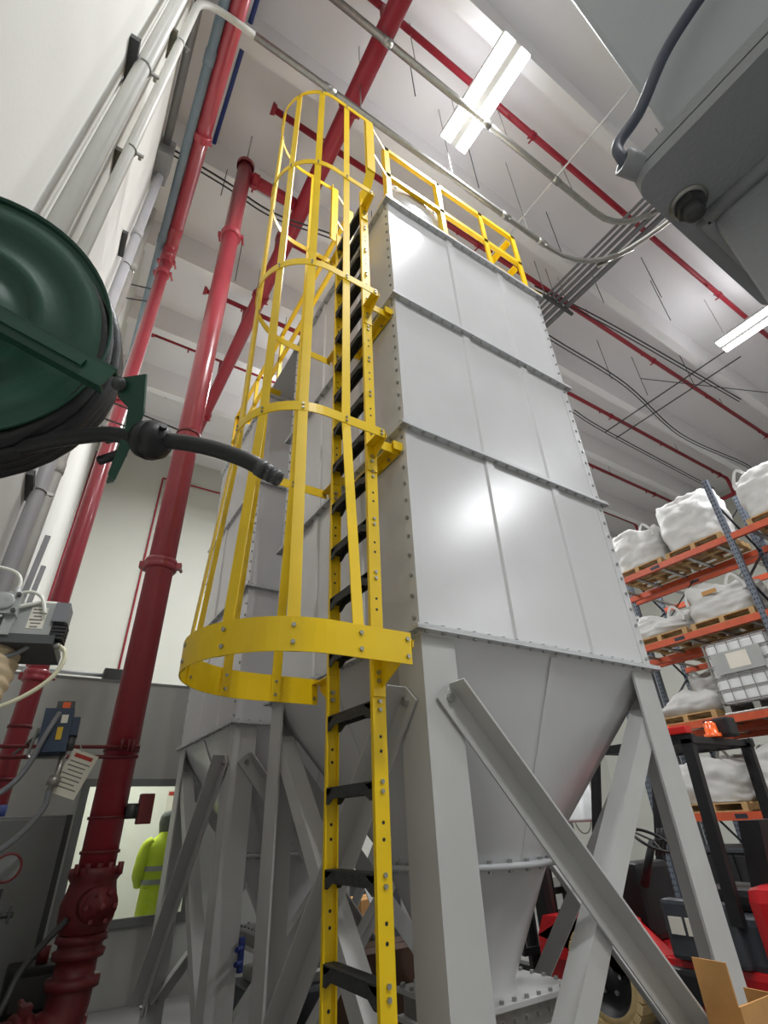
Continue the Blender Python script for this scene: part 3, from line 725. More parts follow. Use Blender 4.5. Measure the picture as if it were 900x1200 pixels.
win.box(wx0+.02, wx1-.02, OY-.03, OY+.03, wz1-.02, wz1+.06); win.box(wx0+.02, wx1-.02, OY-.04, OY+.03, wz0-.06, wz0+.02)
wn = struct(win.build('window_1', FRAME))
MB().box(wx0+.02, wx1-.02, OY+.005, OY+.011, wz0+.02, wz1-.02).build('pane', GLASS, wn)
t = thing('office_lamp', 'bright ceiling panel lamp inside the office', 'ceiling light', (1.4, 9, OT-.03))
MB().bev(.8, 2.0, 8.7, 9.3, OT-.06, OT-.02, .01).build('frame', PLW, t)
MB().box(.83, 1.97, 8.73, 9.27, OT-.066, OT-.06).build('diffuser', OLED, t)
ld = bpy.data.lights.new('lamp_light', 'AREA'); ld.shape = 'RECTANGLE'; ld.size = 1.1; ld.size_y = .5; ld.energy = 42; ld.color = (1, .98, .93)
lo_ = bpy.data.objects.new('lamp_light', ld); C.objects.link(lo_); lo_.parent = t; lo_.location = (0, 0, -.06)
nt_ = thing('wall_notice', 'small white notice with red heading on the office back wall', 'notice', (1.9, 10.49, .3))
MB().box(2.2, 2.42, 10.485, 10.498, .1, .6).build('sheet', PAPER, nt_)
MB().box(2.22, 2.4, 10.482, 10.486, .52, .58).build('heading', INKR, nt_)

# ------------------------------------------------------------------ hose reel on the left
def make_reel():
    n = Vector((-.1344, -.9565, -.2588)).normalized()      # towards the room
    c = Vector((-.2749, .7613, .7064)); r = .2167
    t = thing('hose_reel', 'dark green hose reel with black rubber hose at the left edge', 'hose reel', c-n*.1)
    d = MB().lathe(c, n, [(0, r-.004), (.004, r), (-.004, r+.001), (-.006, r-.004), (.002, r*.88), (.004, r*.8), (-.004, r*.74), (-.006, r*.62), (.004, r*.56), (.006, r*.5), (-.002, r*.46), (-.004, r*.36), (.008, r*.3), (.012, r*.26), (.012, r*.06), (.02, r*.055), (.02, 0)], 64)
    d.build('side_disc', GREEN, t)
    MB().lathe(c-n*.115, n, [(0, r), (.004, r), (.006, r*.5), (.006, 0)], 48).build('side_disc', GREEN, t)
    MB().cyl(c-n*.115, c, .07, .07, 24).build('drum', GREEN, t)
    a = n.cross(Vector((0,0,1))).normalized(); b = a.cross(n).normalized()
    for k in range(4):                                    # wound layers of hose, sagging a little below the disc
        cc = c-n*(.022+.026*k)-Vector((0,0,.022))
        MB().tube([cc+(a*math.cos(2*PI*i/40)+b*math.sin(2*PI*i/40))*(r*.965) for i in range(40)], .0155, 10, closed=True).build('hose_turn', RUBB, t)
    for k in range(3):
        cc = c-n*(.035+.026*k)-Vector((0,0,.03))
        MB().tube([cc+(a*math.cos(2*PI*i/40)+b*math.sin(2*PI*i/40))*(r*1.02) for i in range(40)], .0155, 10, closed=True).build('hose_turn', RUBB, t)
    # warning label on the disc
    lp = c-a*.0+n*.001
    # guide arm: pressed channel from the hub to the outlet
    p0 = c+n*.03; p1 = Vector((-.0397, .6563, .5697))
    ax = (p1-p0).normalized(); sd = ax.cross(n).normalized()
    am = MB(); am.xbox((p0+p1)/2+n*.005, ax, sd, n, (p1-p0).length, .034, .004)
    for s in (-1, 1): am.xbox((p0+p1)/2-n*.005+sd*s*.017, ax, sd, n, (p1-p0).length, .004, .024)
    am.xbox((p0+p1)/2+n*.009, ax, sd, n, (p1-p0).length*.7, .012, .006)
    am.build('guide_arm', GREEN, t)
    # outlet bracket
    u = Vector((.045, -.04, .012)); 
    br = MB()
    q = [Vector(v) for v in ((-.0297, .6485, .5713), (.0038, .6235, .5751), (.0145, .6508, .5281), (.0133, .6694, .5039), (.0027, .7204, .444), (-.0067, .7216, .4508), (-.0016, .6788, .5045), (-.0059, .6606, .5333), (-.0227, .6611, .5478))]
    pn = (q[1]-q[0]).cross(q[4]-q[1]).normalized()
    br.prism(q, pn*.005)
    br.prism([q[2], q[3], q[4], q[4]-rt*.03+fw*.035, q[3]-rt*.035+fw*.04, q[2]-rt*.03+fw*.035], dn*.004)
    b_ = br.build('outlet_bracket', GREEN, t)
    MB().lathe(Vector((-.0252, .6468, .5599)), -fw, [(0, .0105), (.004, .0105), (.004, .0075), (.008, .0075), (.008, 0)], 16).build('bracket_bolt', DSTR, b_)
    for s in (-1, 1):
        MB().cyl(Vector((.006, .7, .502+s*.02)), Vector((-.022, .73, .496+s*.02)), .007, .007, 10).build('guide_roller', RUBB, b_)
    # hose end, ball stop and fitting
    pts = spline([(-.26, .93, .53), (-.2003, .8876, .5051), (-.1571, .8401, .5115), (-.0933, .7783, .519), (-.0287, .7173, .5149), (.005, .6893, .5035), (.0348, .6644, .4913), (.0696, .6348, .481), (.1117, .6003, .4611), (.1538, .5701, .4356), (.184, .5531, .4122)], 6)
    MB().tube(pts, .0118, 14).build('hose_end', RUBB, t)
    bc = Vector((.0348, .6644, .4913)); hd = Vector((.035, -.03, -.0125)).normalized()
    bl = MB().lathe(bc, hd, [(-.03, .01), (-.027, .017), (-.017, .0262), (-.003, .0298), (-.002, .0282), (.002, .0282), (.003, .0298), (.017, .0262), (.027, .017), (.03, .01)], 28)
    bs_ = bl.build('ball_stop', RUBB, t)
    for s in (.012, -.012):
        vv = Vector((.02, -.7, .25 if s > 0 else -.45)).normalized()
        MB().cyl(bc+hd*s+vv*.024, bc+hd*s+vv*.0285, .0055, .0055, 12).build('screw_socket', BLACKW, bs_)
    e = Vector((.178, .5565, .4167)); fd = Vector((.030, -.017, -.0234)).normalized()
    ft = MB().lathe(e, fd, [(-.014, .0118), (-.014, .0126), (.0, .0126), (.0, .0105), (.004, .0105), (.004, .0118), (.010, .0118), (.010, .0095), (.014, .0095), (.014, .011), (.022, .011), (.023, .006), (.02, 0)], 20)
    ft.build('hose_fitting', DSTR, t)
    MB().box(XW, c.x-.06, c.y+.09, c.y+.13, c.z-.05, c.z+.05).build('wall_arm', GREEN, t)
    lb = MB().xbox(c-a*-.02+b*-.075+n*.0075, a, b, n, .08, .05, .001).build('warning_label', PAPER, t)
    for k in range(4): MB().xbox(c+a*.02+b*(-.06-.011*k)+n*.0085, a, b, n, .066, .004 if k else .008, .0006).build('label_line', INKR if k == 0 else INK, lb)
make_reel()

# ------------------------------------------------------------------ flange-jointed machine column at upper right
t = thing('machine_column', 'close grey steel machine column with bolted flange joint at top right', 'machine', (.55, -.1, .36))
z = .576; x0, x1, y0, y1 = .398, .70, -.215, .0855
def rplate(za, zb, g):
    rr = .022; pts = []
    for cx_, cy_, t0 in ((x1-rr, y1-rr, 0), (x0+rr, y1-rr, PI/2), (x0+rr, y0+rr, PI), (x1-rr, y0+rr, 1.5*PI)):
        for i in range(7):
            a = t0+PI/2*i/6; pts.append((cx_+(rr+g)*math.cos(a), cy_+(rr+g)*math.sin(a), za))
    mb = MB().prism(pts, (0, 0, zb-za))
    return mb
rplate(z, z+.015, 0).build('lower_flange', MACH, t)
rplate(z+.0175, z+.034, 0).build('upper_flange', MACH, t)
MB().bev(x0+.006, x1-.006, y0+.006, y1-.006, z+.014, z+.0185, .001).build('gasket', DSTR, t)
MB().bev(x0+.03, x1-.0, y0+.0, y1-.045, z+.034, ZC, .008).build('upper_column', MACHB, t)
ly = y1-.05
MB().bev(x0+.103, x1-.03, y0+.03, .06, .36, z, .016).build('lower_stub', MACH, t)
MB().tube([(x0+.1, .062, z-.003), (x1-.03, .062, z-.003)], .009, 10).build('weld_bead', MACH, t)
MB().tube([(x0+.101, .062, z-.003), (x0+.101, y0+.03, z-.003)], .009, 10).build('weld_bead', MACH, t)
for bx, by in ((.466, .062), (.466, -.18)):
    b_ = MB().lathe((bx, by, z), (0,0,-1), [(0, .0195), (.003, .0195), (.004, .016)], 28).build('washer', GALV, t)
    MB().tube([(bx, by, z-.003), (bx, by, z-.014)], .0155, 6).build('nut', DSTR, b_)
    MB().lathe((bx, by, z-.012), (0,0,-1), [(0, .0105), (.011, .0105), (.013, .0085), (.013, 0)], 18).build('stud', DSTR, b_)
g0 = Vector((.402, .0855, z+.02)); gd = Vector((-.32, .18, .93)).normalized()
gl = MB().lathe(Vector((.399, .074, z+.028)), Vector((-1, .35, .25)), [(-.012, .0135), (.006, .0135), (.014, .0135), (.014, .0085), (.0, .008), (-.01, 0)], 24).build('cable_gland', MACH, t)
MB().tube(spline([(.396, .077, .604), (.387, .078, .617), (.387, .074, .64), (.399, .045, .672), (.407, -.002, .729), (.412, -.053, .757), (.412, -.12, .77), (.412, -.3, .775)], 10), .0062, 12).build('cable', CABLE, t)
MB().bev(.425, .429, -.115, -.075, .83, .9, .001).build('white_tag', PLW, t)

# ------------------------------------------------------------------ pneumatic unit at left
t = thing('pneumatic_actuator', 'grey pneumatic actuator box with looping tubes at the left edge', 'actuator', (-.1, 1.5, .36))
c = Vector((-.1, 1.47, .43)); ax = Vector((.97, -.2, .02)).normalized(); az = Vector((.05, .15, 1)).normalized(); ay = az.cross(ax).normalized(); az = ax.cross(ay).normalized()
MB().xbox(c, ax, ay, az, .19, .1, .085).build('housing', ALU, t)
MB().xbox(c-az*.052+ax*-.005, ax, ay, az, .2, .12, .022).build('base_plate', DSTR, t)
lb = MB().xbox(c-ay*.0505+ax*.045+az*.005, ax, ay, az, .034, .001, .055).build('rating_label', PAPER, t)
for k in range(6): MB().xbox(c-ay*.0513+ax*(.045-.002*(k%2))+az*(.027-.009*k), ax, ay, az, .026-.005*(k%3), .0006, .003).build('label_line', INK, lb)
hd = MB().xbox(c-ay*.06+ax*-.025+az*.028, ax, ay, az, .06, .03, .055)
cy_ = hd.build('cylinder_head', ALU, t)
MB().lathe(c-ay*.075+ax*-.025+az*.03, -ay, [(0, .021), (.004, .021), (.005, .018), (.003, .0)], 24).build('round_cap', ALU, cy_)
for i in (-1, 1):
    for j in (-1, 1): MB().cyl(c-ay*.074+ax*(-.025+i*.024)+az*(.028+j*.021), c-ay*.081+ax*(-.025+i*.024)+az*(.028+j*.021), .005, .005, 10).build('cap_screw', DSTR, cy_)
for i in (-1, 1): MB().xbox(c-ay*.055+ax*(-.025+i*.018)-az*.022, ax, ay, az, .02, .02, .05).build('cylinder_block', ALU, t)
top = c-ay*.06+ax*-.012+az*.062
MB().cyl(top-az*.01, top+az*.012, .008, .007, 12).build('push_fitting', ALU, t)
MB().tube(spline([top+az*.01, top+az*.04-ax*.004, top+az*.062-ax*.03, top+az*.07-ax*.09, top+az*.06-ax*.16]), .0042, 8).build('air_tube', TUBW, t)
MB().tube(spline([top+az*.0+ax*.006, top+az*.006+ax*.03, top-az*.008+ax*.055, top-az*.05+ax*.072]), .0042, 8).build('air_tube', TUBW, t)
MB().tube(spline([c+ax*-.06-ay*.06+az*.035, c+ax*-.1-ay*.07+az*.03, c+ax*-.2-ay*.07+az*.04]), .004, 8).build('air_tube', TUBW, t)
MB().tube(spline([c+ax*-.02-ay*.07-az*.005, c+ax*-.07-ay*.08-az*.015, c+ax*-.2-ay*.08-az*.04]), .003, 8).build('air_tube', TUBW, t)
MB().tube(spline([c+ax*.0-ay*.06+az*.025, c+ax*.04-ay*.05+az*.045, c+ax*.085-ay*.03+az*.055, c+ax*.1-ay*.03+az*.04]), .005, 8).build('air_tube', TUBW, t)
vb = c+ax*.092-ay*.035
MB().xbox(vb+az*.02, ax, ay, az, .03, .05, .05).build('solenoid', TUBG, t)
for k in range(5): MB().xbox(vb-az*(.008+.009*k)+ax*.004, ax, ay, az, .03, .04, .006).build('solenoid_fin', BLACKW, t)
MB().cyl(vb-az*.055-ax*.012, vb-az*.055+ax*.014, .008, .008, 12).build('elbow_fitting', GALV, t)
MB().tube(spline([vb+ax*.004+az*.045, vb+ax*-.008+az*.03, vb-ax*.03-az*.03, vb-ax*.08-az*.085, vb-ax*.2-az*.11]), .0055, 8).build('grey_cable', TUBG, t)
MB().tube(spline([vb+ax*.012-az*.055, vb+ax*.028-az*.07, vb+ax*.03-az*.1, vb+ax*.012-az*.14, vb-ax*.03-az*.18, vb-ax*.08-az*.205, vb-ax*.16-az*.22]), .0048, 8).build('cream_tube', TUBY, t)
prof = []
hc = c-ax*.03-az*.06
hs = MB()
hp_ = spline([hc, hc-az*.06+ax*.002, hc-az*.13-ax*.02, hc-az*.2-ax*.09], 14)
hs.tube(hp_, [.05+(.004 if i % 4 < 2 else 0) for i in range(len(hp_))], 20)
hs.build('ribbed_hose', TANH, t)
MB().tube(spline([hc-az*.11+ax*.03, hc-az*.13+ax*.045, hc-az*.17+ax*.04, hc-az*.21+ax*.0]), .0045, 8).build('cream_tube', TUBY, t)
MB().box(XW, -.16, 1.47, 1.53, .36, .38).build('wall_bracket', DSTR, t)

# ------------------------------------------------------------------ sensor with dangling tag
t = thing('flow_sensor', 'dark blue sensor box with orange lens clipped beside the standpipe', 'sensor', (.09, 3.3, .32))
c = Vector((.085, 3.27, .455)); ax = Vector((1, -.1, .05)).normalized(); az = Vector((.12, .1, 1)).normalized(); ay = az.cross(ax); ay.normalize(); az = ax.cross(ay).normalized()
MB().xbox(c, ax, ay, az, .13, .1, .21).build('case', DBLU, t)
MB().xbox(c+ax*.075+az*.02, ax, ay, az, .05, .06, .09).build('side_module', DBLU, t)
MB().xbox(c+ax*.02+az*.12, ax, ay, az, .08, .07, .05).build('head', DSTR, t)
MB().xbox(c-ay*.036+ax*.025+az*.12, ax, ay, az, .035, .01, .035).build('lens', ORL, t)
MB().xbox(c-ay*.052+ax*.03+az*.05, ax, ay, az, .03, .004, .04).build('window_label', PAPER, t)
MB().xbox(c-ay*.052+ax*.02-az*.02, ax, ay, az, .025, .004, .06).build('caution_label', YLBL, t)
MB().cyl(c+ax*.075-az*.03, c+ax*.075-az*.09, .025, .02, 12).build('cable_gland', DSTR, t)
MB().tube(rounded([c-ax*.08+az*.02, c-ax*.1-az*.12, c+ax*.07-az*.12], .03), .007, 6).build('wire_hook', GALV, t)
MB().tube([c+ax*.055-az*.1, c+ax*.05-az*.2, c+ax*.03-az*.27], .014, 10).build('stem', GALV, t)
MB().cyl(c+ax*.045-az*.21, c+ax*.035-az*.25, .026, .026, 10).build('union_nut', GALV, t)
s0 = c+ax*.03-az*.27
MB().tube(spline([s0, s0-az*.08-ax*.01, s0-az*.2-ax*.1, s0-az*.28-ax*.25, s0-az*.3-ax*.42], 8), .014, 10).build('flexible_conduit', TUBG, t)
MB().tube(spline([c+ax*.0+az*.08-ay*.05, c-ax*.03-az*.02-ay*.08, c-ax*.1-az*.22-ay*.08, c-ax*.22-az*.32-ay*.08, c-ax*.4-az*.4-ay*.06], 8), .013, 10).build('grey_cable', TUBG, t)
MB().tube([c-ax*.06, Vector((-.12, 4.93, .5))], .01, 6).build('mount_rod', DSTR, t)
t = thing('caution_tag', 'tilted paper caution tag hanging under the blue sensor', 'tag', (.23, 3.3, .18))
c = Vector((.215, 3.27, .265)); ax = Vector((.9, -.15, -.3)).normalized(); az = Vector((.42, .1, 1)).normalized(); ay = az.cross(ax).normalized(); az = ax.cross(ay).normalized()
MB().xbox(c, ax, ay, az, .13, .003, .21).build('sheet', PAPER, t)
MB().xbox(c-ay*.002+az*.08, ax, ay, az, .09, .002, .018).build('red_heading', INKR, t)
for k in range(7): MB().xbox(c-ay*.002+az*(.05-.02*k)-ax*(.006*(k%2)), ax, ay, az, .1-.012*(k%3), .002, .005).build('text_line', INK, t)
MB().tube([c+az*.1-ax*.02, c+az*.13-ax*.05], .003, 6).build('tie', GALV, t)

# ------------------------------------------------------------------ cabinet and small valve tree
t = thing('steel_cabinet', 'tall grey steel cabinet behind the red valve pipes', 'cabinet', (.12, 4.8, FZ))
MB().bev(-.3, .36, 4.6, 5.0-.12, FZ, .12, .01).build('body', CAB, t)
dd = MB().bev(-.28, .325, 4.585, 4.6, FZ+.05, .1, .005).build('door', CAB, t)
MB().box(.325, .36, 4.59, 4.6, FZ, .12).build('door_edge', DSTR, t)
MB().box(-.24, -.22, 4.57, 4.585, -.7, -.5).build('handle', DSTR, dd)
t = thing('gauge_valve_tree', 'small dark red gauge and valve tree at the lower left edge', 'valve', (.02, 3.4, FZ))
g = MB().cyl((.02, 3.4, -.86), (.04, 3.4, -.2), .016, .016, 10).build('stem', DSTR, t)
for z_ in (-.28, -.42, -.56): MB().cyl((.02+.02*(z_+.8), 3.4, z_-.03), (.02+.02*(z_+.8), 3.4, z_+.03), .028, .028, 8).build('fitting', REDO, t)
MB().cyl((.04, 3.4, -.3), (.12, 3.38, -.3), .012, .012, 8).build('valve_branch', DSTR, t)
MB().box(.1, .11, 3.35, 3.41, -.33, -.26).build('valve_lever', DSTR, t)
ga = MB().lathe((.045, 3.38, -.12), (0,-1,.1), [(-.02, .06), (.012, .06), (.014, .052), (.01, .05), (.01, 0)], 28).build('gauge', REDO, t)
MB().lathe((.045, 3.38, -.12), (0,-1,.1), [(.0105, .049), (.0112, 0)], 28).build('dial', CAB, ga)
MB().bev(-.08, .09, 3.3, 3.42, -.62, -.5, .008).build('switch_box', REDO, t)
MB().cyl((.0, 3.38, FZ), (.0, 3.38, -.62), .045, .045, 16).build('drain_pipe', REDO, t)
MB().tube([(-.3, 3.42, -.43), (.03, 3.4, -.43)], .02, 10).build('cross_pipe', DSTR, t)
t = thing('office_curb_pipe', 'grey pipe rail with end block on the office roof', 'pipe', (.3, OY+.2, OT+.1))
MB().cyl((-.4, OY+.2, OT+.12), (.62, OY+.2, OT+.12), .025, .025, 10).build('pipe', CONDG, t)
MB().bev(.56, .78, OY+.1, OY+.3, OT+.02, OT+.2, .01).build('block', DSTR, t)
MB().box(-.35, -.3, OY+.17, OY+.23, OT+.02, OT+.12).build('foot', CONDG, t)

# ------------------------------------------------------------------ person in the office
def person():
    bx, by = 1.82, 8.3
    t = thing('person', 'person in a yellow hi-vis jacket seen through the office window', 'person', (bx, by, FZ))
    me = bpy.data.meshes.new('body'); 
    J = {'pel': (0, 0, .95), 'ch': (0, .02, 1.3), 'nk': (0, .03, 1.5), 'hd': (.0, .05, 1.62), 'tp': (0, .04, 1.74),
         'hl': (-.1, 0, .9), 'kl': (-.11, .02, .5), 'al': (-.11, -.02, .08), 'tl': (-.12, .14, .04),
         'hr': (.1, 0, .9), 'kr': (.11, .02, .5), 'ar': (.11, -.02, .08), 'tr': (.12, .14, .04),
         'sl': (-.19, .02, 1.42), 'el': (-.27, -.0, 1.13), 'wl': (-.22, .2, .98), 'pl': (-.2, .28, .96),
         'sr': (.19, .02, 1.42), 'er': (.27, .0, 1.13), 'wr': (.22, .2, .98), 'pr': (.2, .28, .96)}
    for sd, sg in (('l', -1), ('r', 1)):
        for k in range(4):
            J['f%s%d' % (sd, k)] = (sg*(.2-.022*k+.03), .33, .95+.004*k); J['g%s%d' % (sd, k)] = (sg*(.2-.022*k+.028), .37-.006*abs(k-1), .925)
        J['t'+sd+'1'] = (sg*.165, .27, .945); J['t'+sd+'2'] = (sg*.15, .3, .92)
    E_ = [('pel','ch'),('ch','nk'),('nk','hd'),('hd','tp'),('pel','hl'),('hl','kl'),('kl','al'),('al','tl'),('pel','hr'),('hr','kr'),('kr','ar'),('ar','tr'),('ch','sl'),('sl','el'),('el','wl'),('wl','pl'),('ch','sr'),('sr','er'),('er','wr'),('wr','pr')]
    for sd in 'lr':
        for k in range(4): E_ += [('p'+sd, 'f%s%d' % (sd, k)), ('f%s%d' % (sd, k), 'g%s%d' % (sd, k))]
        E_ += [('w'+sd, 't'+sd+'1'), ('t'+sd+'1', 't'+sd+'2')]
    R_ = {'pel': .14, 'ch': .15, 'nk': .055, 'hd': .085, 'tp': .07, 'h': .09, 'k': .06, 'a': .042, 's': .06, 'e': .045, 'w': .03, 'p': .03}
    keys = list(J); me.from_pydata([J[k] for k in keys], [(keys.index(a), keys.index(b)) for a, b in E_], [])
    o = bpy.data.objects.new('body', me); C.objects.link(o); o.parent = t
    sk = o.modifiers.new('skin', 'SKIN'); sk.use_smooth_shade = True
    for i, k in enumerate(keys):
        rr = R_.get(k, R_.get(k[0], .04))
        if k in ('tl', 'tr'): rr = .035
        if k[0] in 'fg' or k in ('tl1', 'tl2', 'tr1', 'tr2'): rr = .009
        me.skin_vertices[0].data[i].radius = (rr, rr); me.skin_vertices[0].data[i].use_root = (k == 'pel')
    sb = o.modifiers.new('sub', 'SUBSURF'); sb.levels = 1; sb.render_levels = 2
    me.materials.append(SKIN); ORG[o.name] = ORG[t.name]
    # jacket: one shell for trunk and sleeves
    B = Vector((bx, by, FZ))
    def ring(z, rx, ry, oy): return [(B.x+rx*math.cos(2*PI*i/32), B.y+oy+ry*math.sin(2*PI*i/32), B.z+z) for i in range(32)]
    rows = [(.6, .24, .175, .0), (.78, .235, .17, .0), (.9, .225, .165, .0), (1.05, .215, .16, .01), (1.2, .225, .165, .01), (1.33, .235, .16, .02), (1.42, .215, .14, .02), (1.48, .14, .11, .03), (1.54, .08, .085, .03)]
    vs = []; fs = []
    for r_ in rows: vs += ring(*r_)
    for i in range(len(rows)-1):
        for j in range(32): fs.append((i*32+j, i*32+(j+1)%32, (i+1)*32+(j+1)%32, (i+1)*32+j))
    jk = MB().add(vs, fs, True)
    for s in (-1, 1):
        jk.tube(spline([B+Vector((s*.15, .02, 1.43)), B+Vector((s*.23, .02, 1.36)), B+Vector((s*.28, .0, 1.13)), B+Vector((s*.25, .1, 1.04)), B+Vector((s*.22, .2, .98))], 6), [.075]*3+[.078]*7+[.072]*8+[.062]*6+[.05], 16)
    j_ = jk.build('jacket', HIVIS, t)
    for z_ in (.98, 1.12):
        MB().add(ring(z_, .23, .176, .005)+ring(z_+.055, .23, .176, .005), [(i, (i+1)%32, 32+(i+1)%32, 32+i) for i in range(32)], True).build('reflective_band', REFL, j_)
    tr = MB()
    for s in (-1, 1): tr.tube([B+Vector((s*.09, 0, .95)), B+Vector((s*.1, .01, .7)), B+Vector((s*.11, .02, .45)), B+Vector((s*.11, -.01, .08))], [.13, .105, .085, .075], 18)
    tr.build('trousers', DARKC, t)
    MB().lathe(B+Vector((0, .05, 1.66)), (0,-.15,1), [(-.17, .085), (-.1, .1), (-.02, .115), (.06, .105), (.11, .07), (.125, 0)], 24).build('grey_hood', HAIR, t)
person()

# ------------------------------------------------------------------ pallet rack
RKX, RKD = 9.2, 1.1
LV = [-.07, 1.23, 2.61, 3.98]; UY = [.45, 3.2, 5.95]
rack = t = thing('pallet_rack', 'tall pallet rack with orange beams and grey perforated uprights', 'rack', (RKX, 3.2, FZ))
holes = MB()
for y in UY:
    for x in (RKX, RKX+RKD):
        MB().box(x-.04, x+.04, y-.045, y+.045, FZ, 5.1).build('upright', UPR, t)
        z = FZ+.1
        while z < 5.05:
            for dy in (-.022, .022): holes.box(x-.043, x-.0395, y+dy-.009, y+dy+.009, z, z+.03)
            z += .08
    z = FZ+.2; k = 0
    while z < 4.6:
        a, b = (RKX, RKX+RKD) if k % 2 == 0 else (RKX+RKD, RKX)
        MB().bar((a, y, z), (b, y, z+.75), .03, .03, (0,1,0)).build('frame_brace', UPRD, t); z += .75; k += 1
holes.build('upright_holes', BLACKW, t, kind='stuff')
for lv in LV:
    for ya, yb in zip(UY, UY[1:]):
        for x in (RKX-.02, RKX+RKD-.03):
            b = MB().box(x-.025, x+.025, ya+.046, yb-.046, lv-.115, lv-.005); b.box(x+.0, x+.045, ya+.046, yb-.046, lv-.115, lv-.03)
            b.build('beam', ORNG, t)
        MB().box(RKX-.048, RKX-.045, (ya+yb)/2-.09, (ya+yb)/2+.09, lv-.09, lv-.03).build('beam_label', UPRD, t)
        for k in range(5):
            y = ya+.3+k*(yb-ya-.6)/4
            MB().box(RKX+.03, RKX+RKD-.06, y-.03, y+.03, lv-.05, lv-.02).build('cross_support', GALV, t)
MB().tube([(RKX+RKD, 3.2, 4.9), (RKX+RKD, 5.95, 2.7)], .012, 6).build('sway_brace', UPRD, t)
MB().tube([(RKX+RKD, .45, 4.9), (RKX+RKD, 3.2, 4.1)], .012, 6).build('sway_brace', UPRD, t)
# pallets
def make_pallet(x, y, z, label):
    t = thing('wooden_pallet', label, 'pallet', (x, y, z), 'wooden pallets on the rack')
    for k in range(6): MB().box(x-.5+k*.182, x-.5+k*.182+.1, y-.52, y+.52, z+.105, z+.125).build('deck_board', WOOD, t)
    for k in range(3): MB().box(x-.5, x+.51, y-.52+k*.48, y-.52+k*.48+.08, z+.02, z+.105).build('stringer', WOOD, t)
    for k in range(3): MB().box(x-.5+k*.455, x-.5+k*.455+.1, y-.52, y+.52, z, z+.02).build('bottom_board', WOOD, t)
    return t
PC = RKX+.5
proto = None
def pallet(y, lv, label):
    global proto
    if proto is None: proto = (make_pallet(PC, y, LV[lv]-.004, label), y, lv); return
    copy_tree(proto[0], shift=(0, y-proto[1], LV[lv]-LV[proto[2]]), label=label)
# bulk bags
def bag(x, y, z, w, d, h, seed, label, slump=.0, loops=True, bulge=.05, mark=False):
    t = thing('bulk_bag', label, 'bag', (x, y, z), 'white bulk bags on the rack')
    nu, nv = 64, 30; vs = []; fs = []
    rnd = random.Random(seed); off = Vector((rnd.random()*50, rnd.random()*50, rnd.random()*50))
    for i in range(nv+1):
        v = i/nv
        # side profile then folded-over top
        if v < .7: s = v/.7; rz = s; k = 1+bulge*math.sin(PI*s)*1.4-.05*(1-s)**4
        else: s = (v-.7)/.3; rz = 1+.10*math.sin(s*PI/2)*(1-slump); k = max(0.0, 1-s)**.7
        for j in range(nu):
            a = 2*PI*j/nu; ca, sa = math.cos(a), math.sin(a); e = 3.6
            rr = 1/((abs(ca)**e+abs(sa)**e)**(1/e))
            px, py, pz = ca*rr*w/2*k, sa*rr*d/2*k, rz*h
            nz = noise.noise(Vector((px*3.2, py*3.2, pz*5))+off)*.05+noise.noise(Vector((px*8, py*8, pz*11))+off)*.022
            nz += noise.noise(Vector((math.cos(a)*1.3, math.sin(a)*1.3, pz*17))+off)*.016+abs(noise.noise(Vector((math.cos(a)*3.5, math.sin(a)*3.5, pz*6))+off))*-.03
            tpf = 1+slump*noise.noise(Vector((px*1.8, py*1.8, 0))+off)*1.5
            pz = pz*(tpf if rz > .3 else 1+(tpf-1)*rz/.3)
            q = (1 if v < .7 else .5)
            vs.append((x+px+ca*nz*q*1.2, y+py+sa*nz*q*1.2, z+max(0, pz+nz*(1.6 if v > .6 else .3)*(0 if i == 0 else 1))))
    for i in range(nv):
        for j in range(nu): fs.append((i*nu+j, i*nu+(j+1)%nu, (i+1)*nu+(j+1)%nu, (i+1)*nu+j))
    fs.append(tuple(range(nu))[::-1])
    MB().add(vs, fs, True).build('sack', BAG, t)
    if loops:
        for sx in (-1, 1):
            for sy in (-1, 1):
                b0 = Vector((x+sx*w*.4, y+sy*d*.22, z+h*(1-slump*.3))); b1 = Vector((x+sx*w*.4, y+sy*d*.46, z+h*(.95-slump*.3)))
                mid = (b0+b1)/2+Vector((sx*.03, 0, .15+.05*rnd.random()))
                p = spline([b0-Vector((0,0,.12)), b0, mid, b1, b1-Vector((0,0,.12))], 5)
                mb = MB()
                for a_, b_ in zip(p, p[1:]): mb.bar(a_, b_, .05, .008, (1,0,.01))
                mb.build('lifting_loop', BAG, t)
    if mark:
        MB().box(x-w/2-.065, x-w/2-.055, y-.12, y+.12, z+h*.72, z+h*.85).build('brown_patch', CARD, t)
    return t
bays = [(3, 3.82, 1.04, 1.02, .98, 'large full bulk bag, top rack level beside the grey upright', 0., False, .05),
        (3, 4.95, .98, 1.02, .72, 'bulk bag with raised lifting loops, top rack level next to the silo', .2, True, .06),
        (3, 2.35, 1.0, 1.05, .8, 'bulk bag on the top level right of the upright', .1, True, .05),
        (2, 3.82, 1.04, 1.06, .52, 'crumpled bag with a brown patch, third rack level', .25, True, .03),
        (2, 4.95, .98, 1.04, .34, 'half empty slumped bag with one loop up, third rack level', .5, True, .03),
        (2, 2.35, 1.0, 1.04, .6, 'bag on the third level right of the upright', .2, True, .08),
        (1, 4.95, .98, 1.04, .24, 'flat folded bag beside the wire caged tote', .5, False, .1),
        (1, 2.2, 1.0, 1.0, .7, 'bag on the second level at the picture edge', .2, True, .08),
        (0, 3.78, 1.0, 1.02, .62, 'square white bag above the forklift cab', .08, False, .04),
        (0, 4.98, .98, 1.04, .55, 'white bag on the lowest beams seen beside the hopper', .2, False, .06),
        (0, 2.3, 1.0, 1.0, .6, 'lowest level bag at the right picture edge', .2, False, .06)]
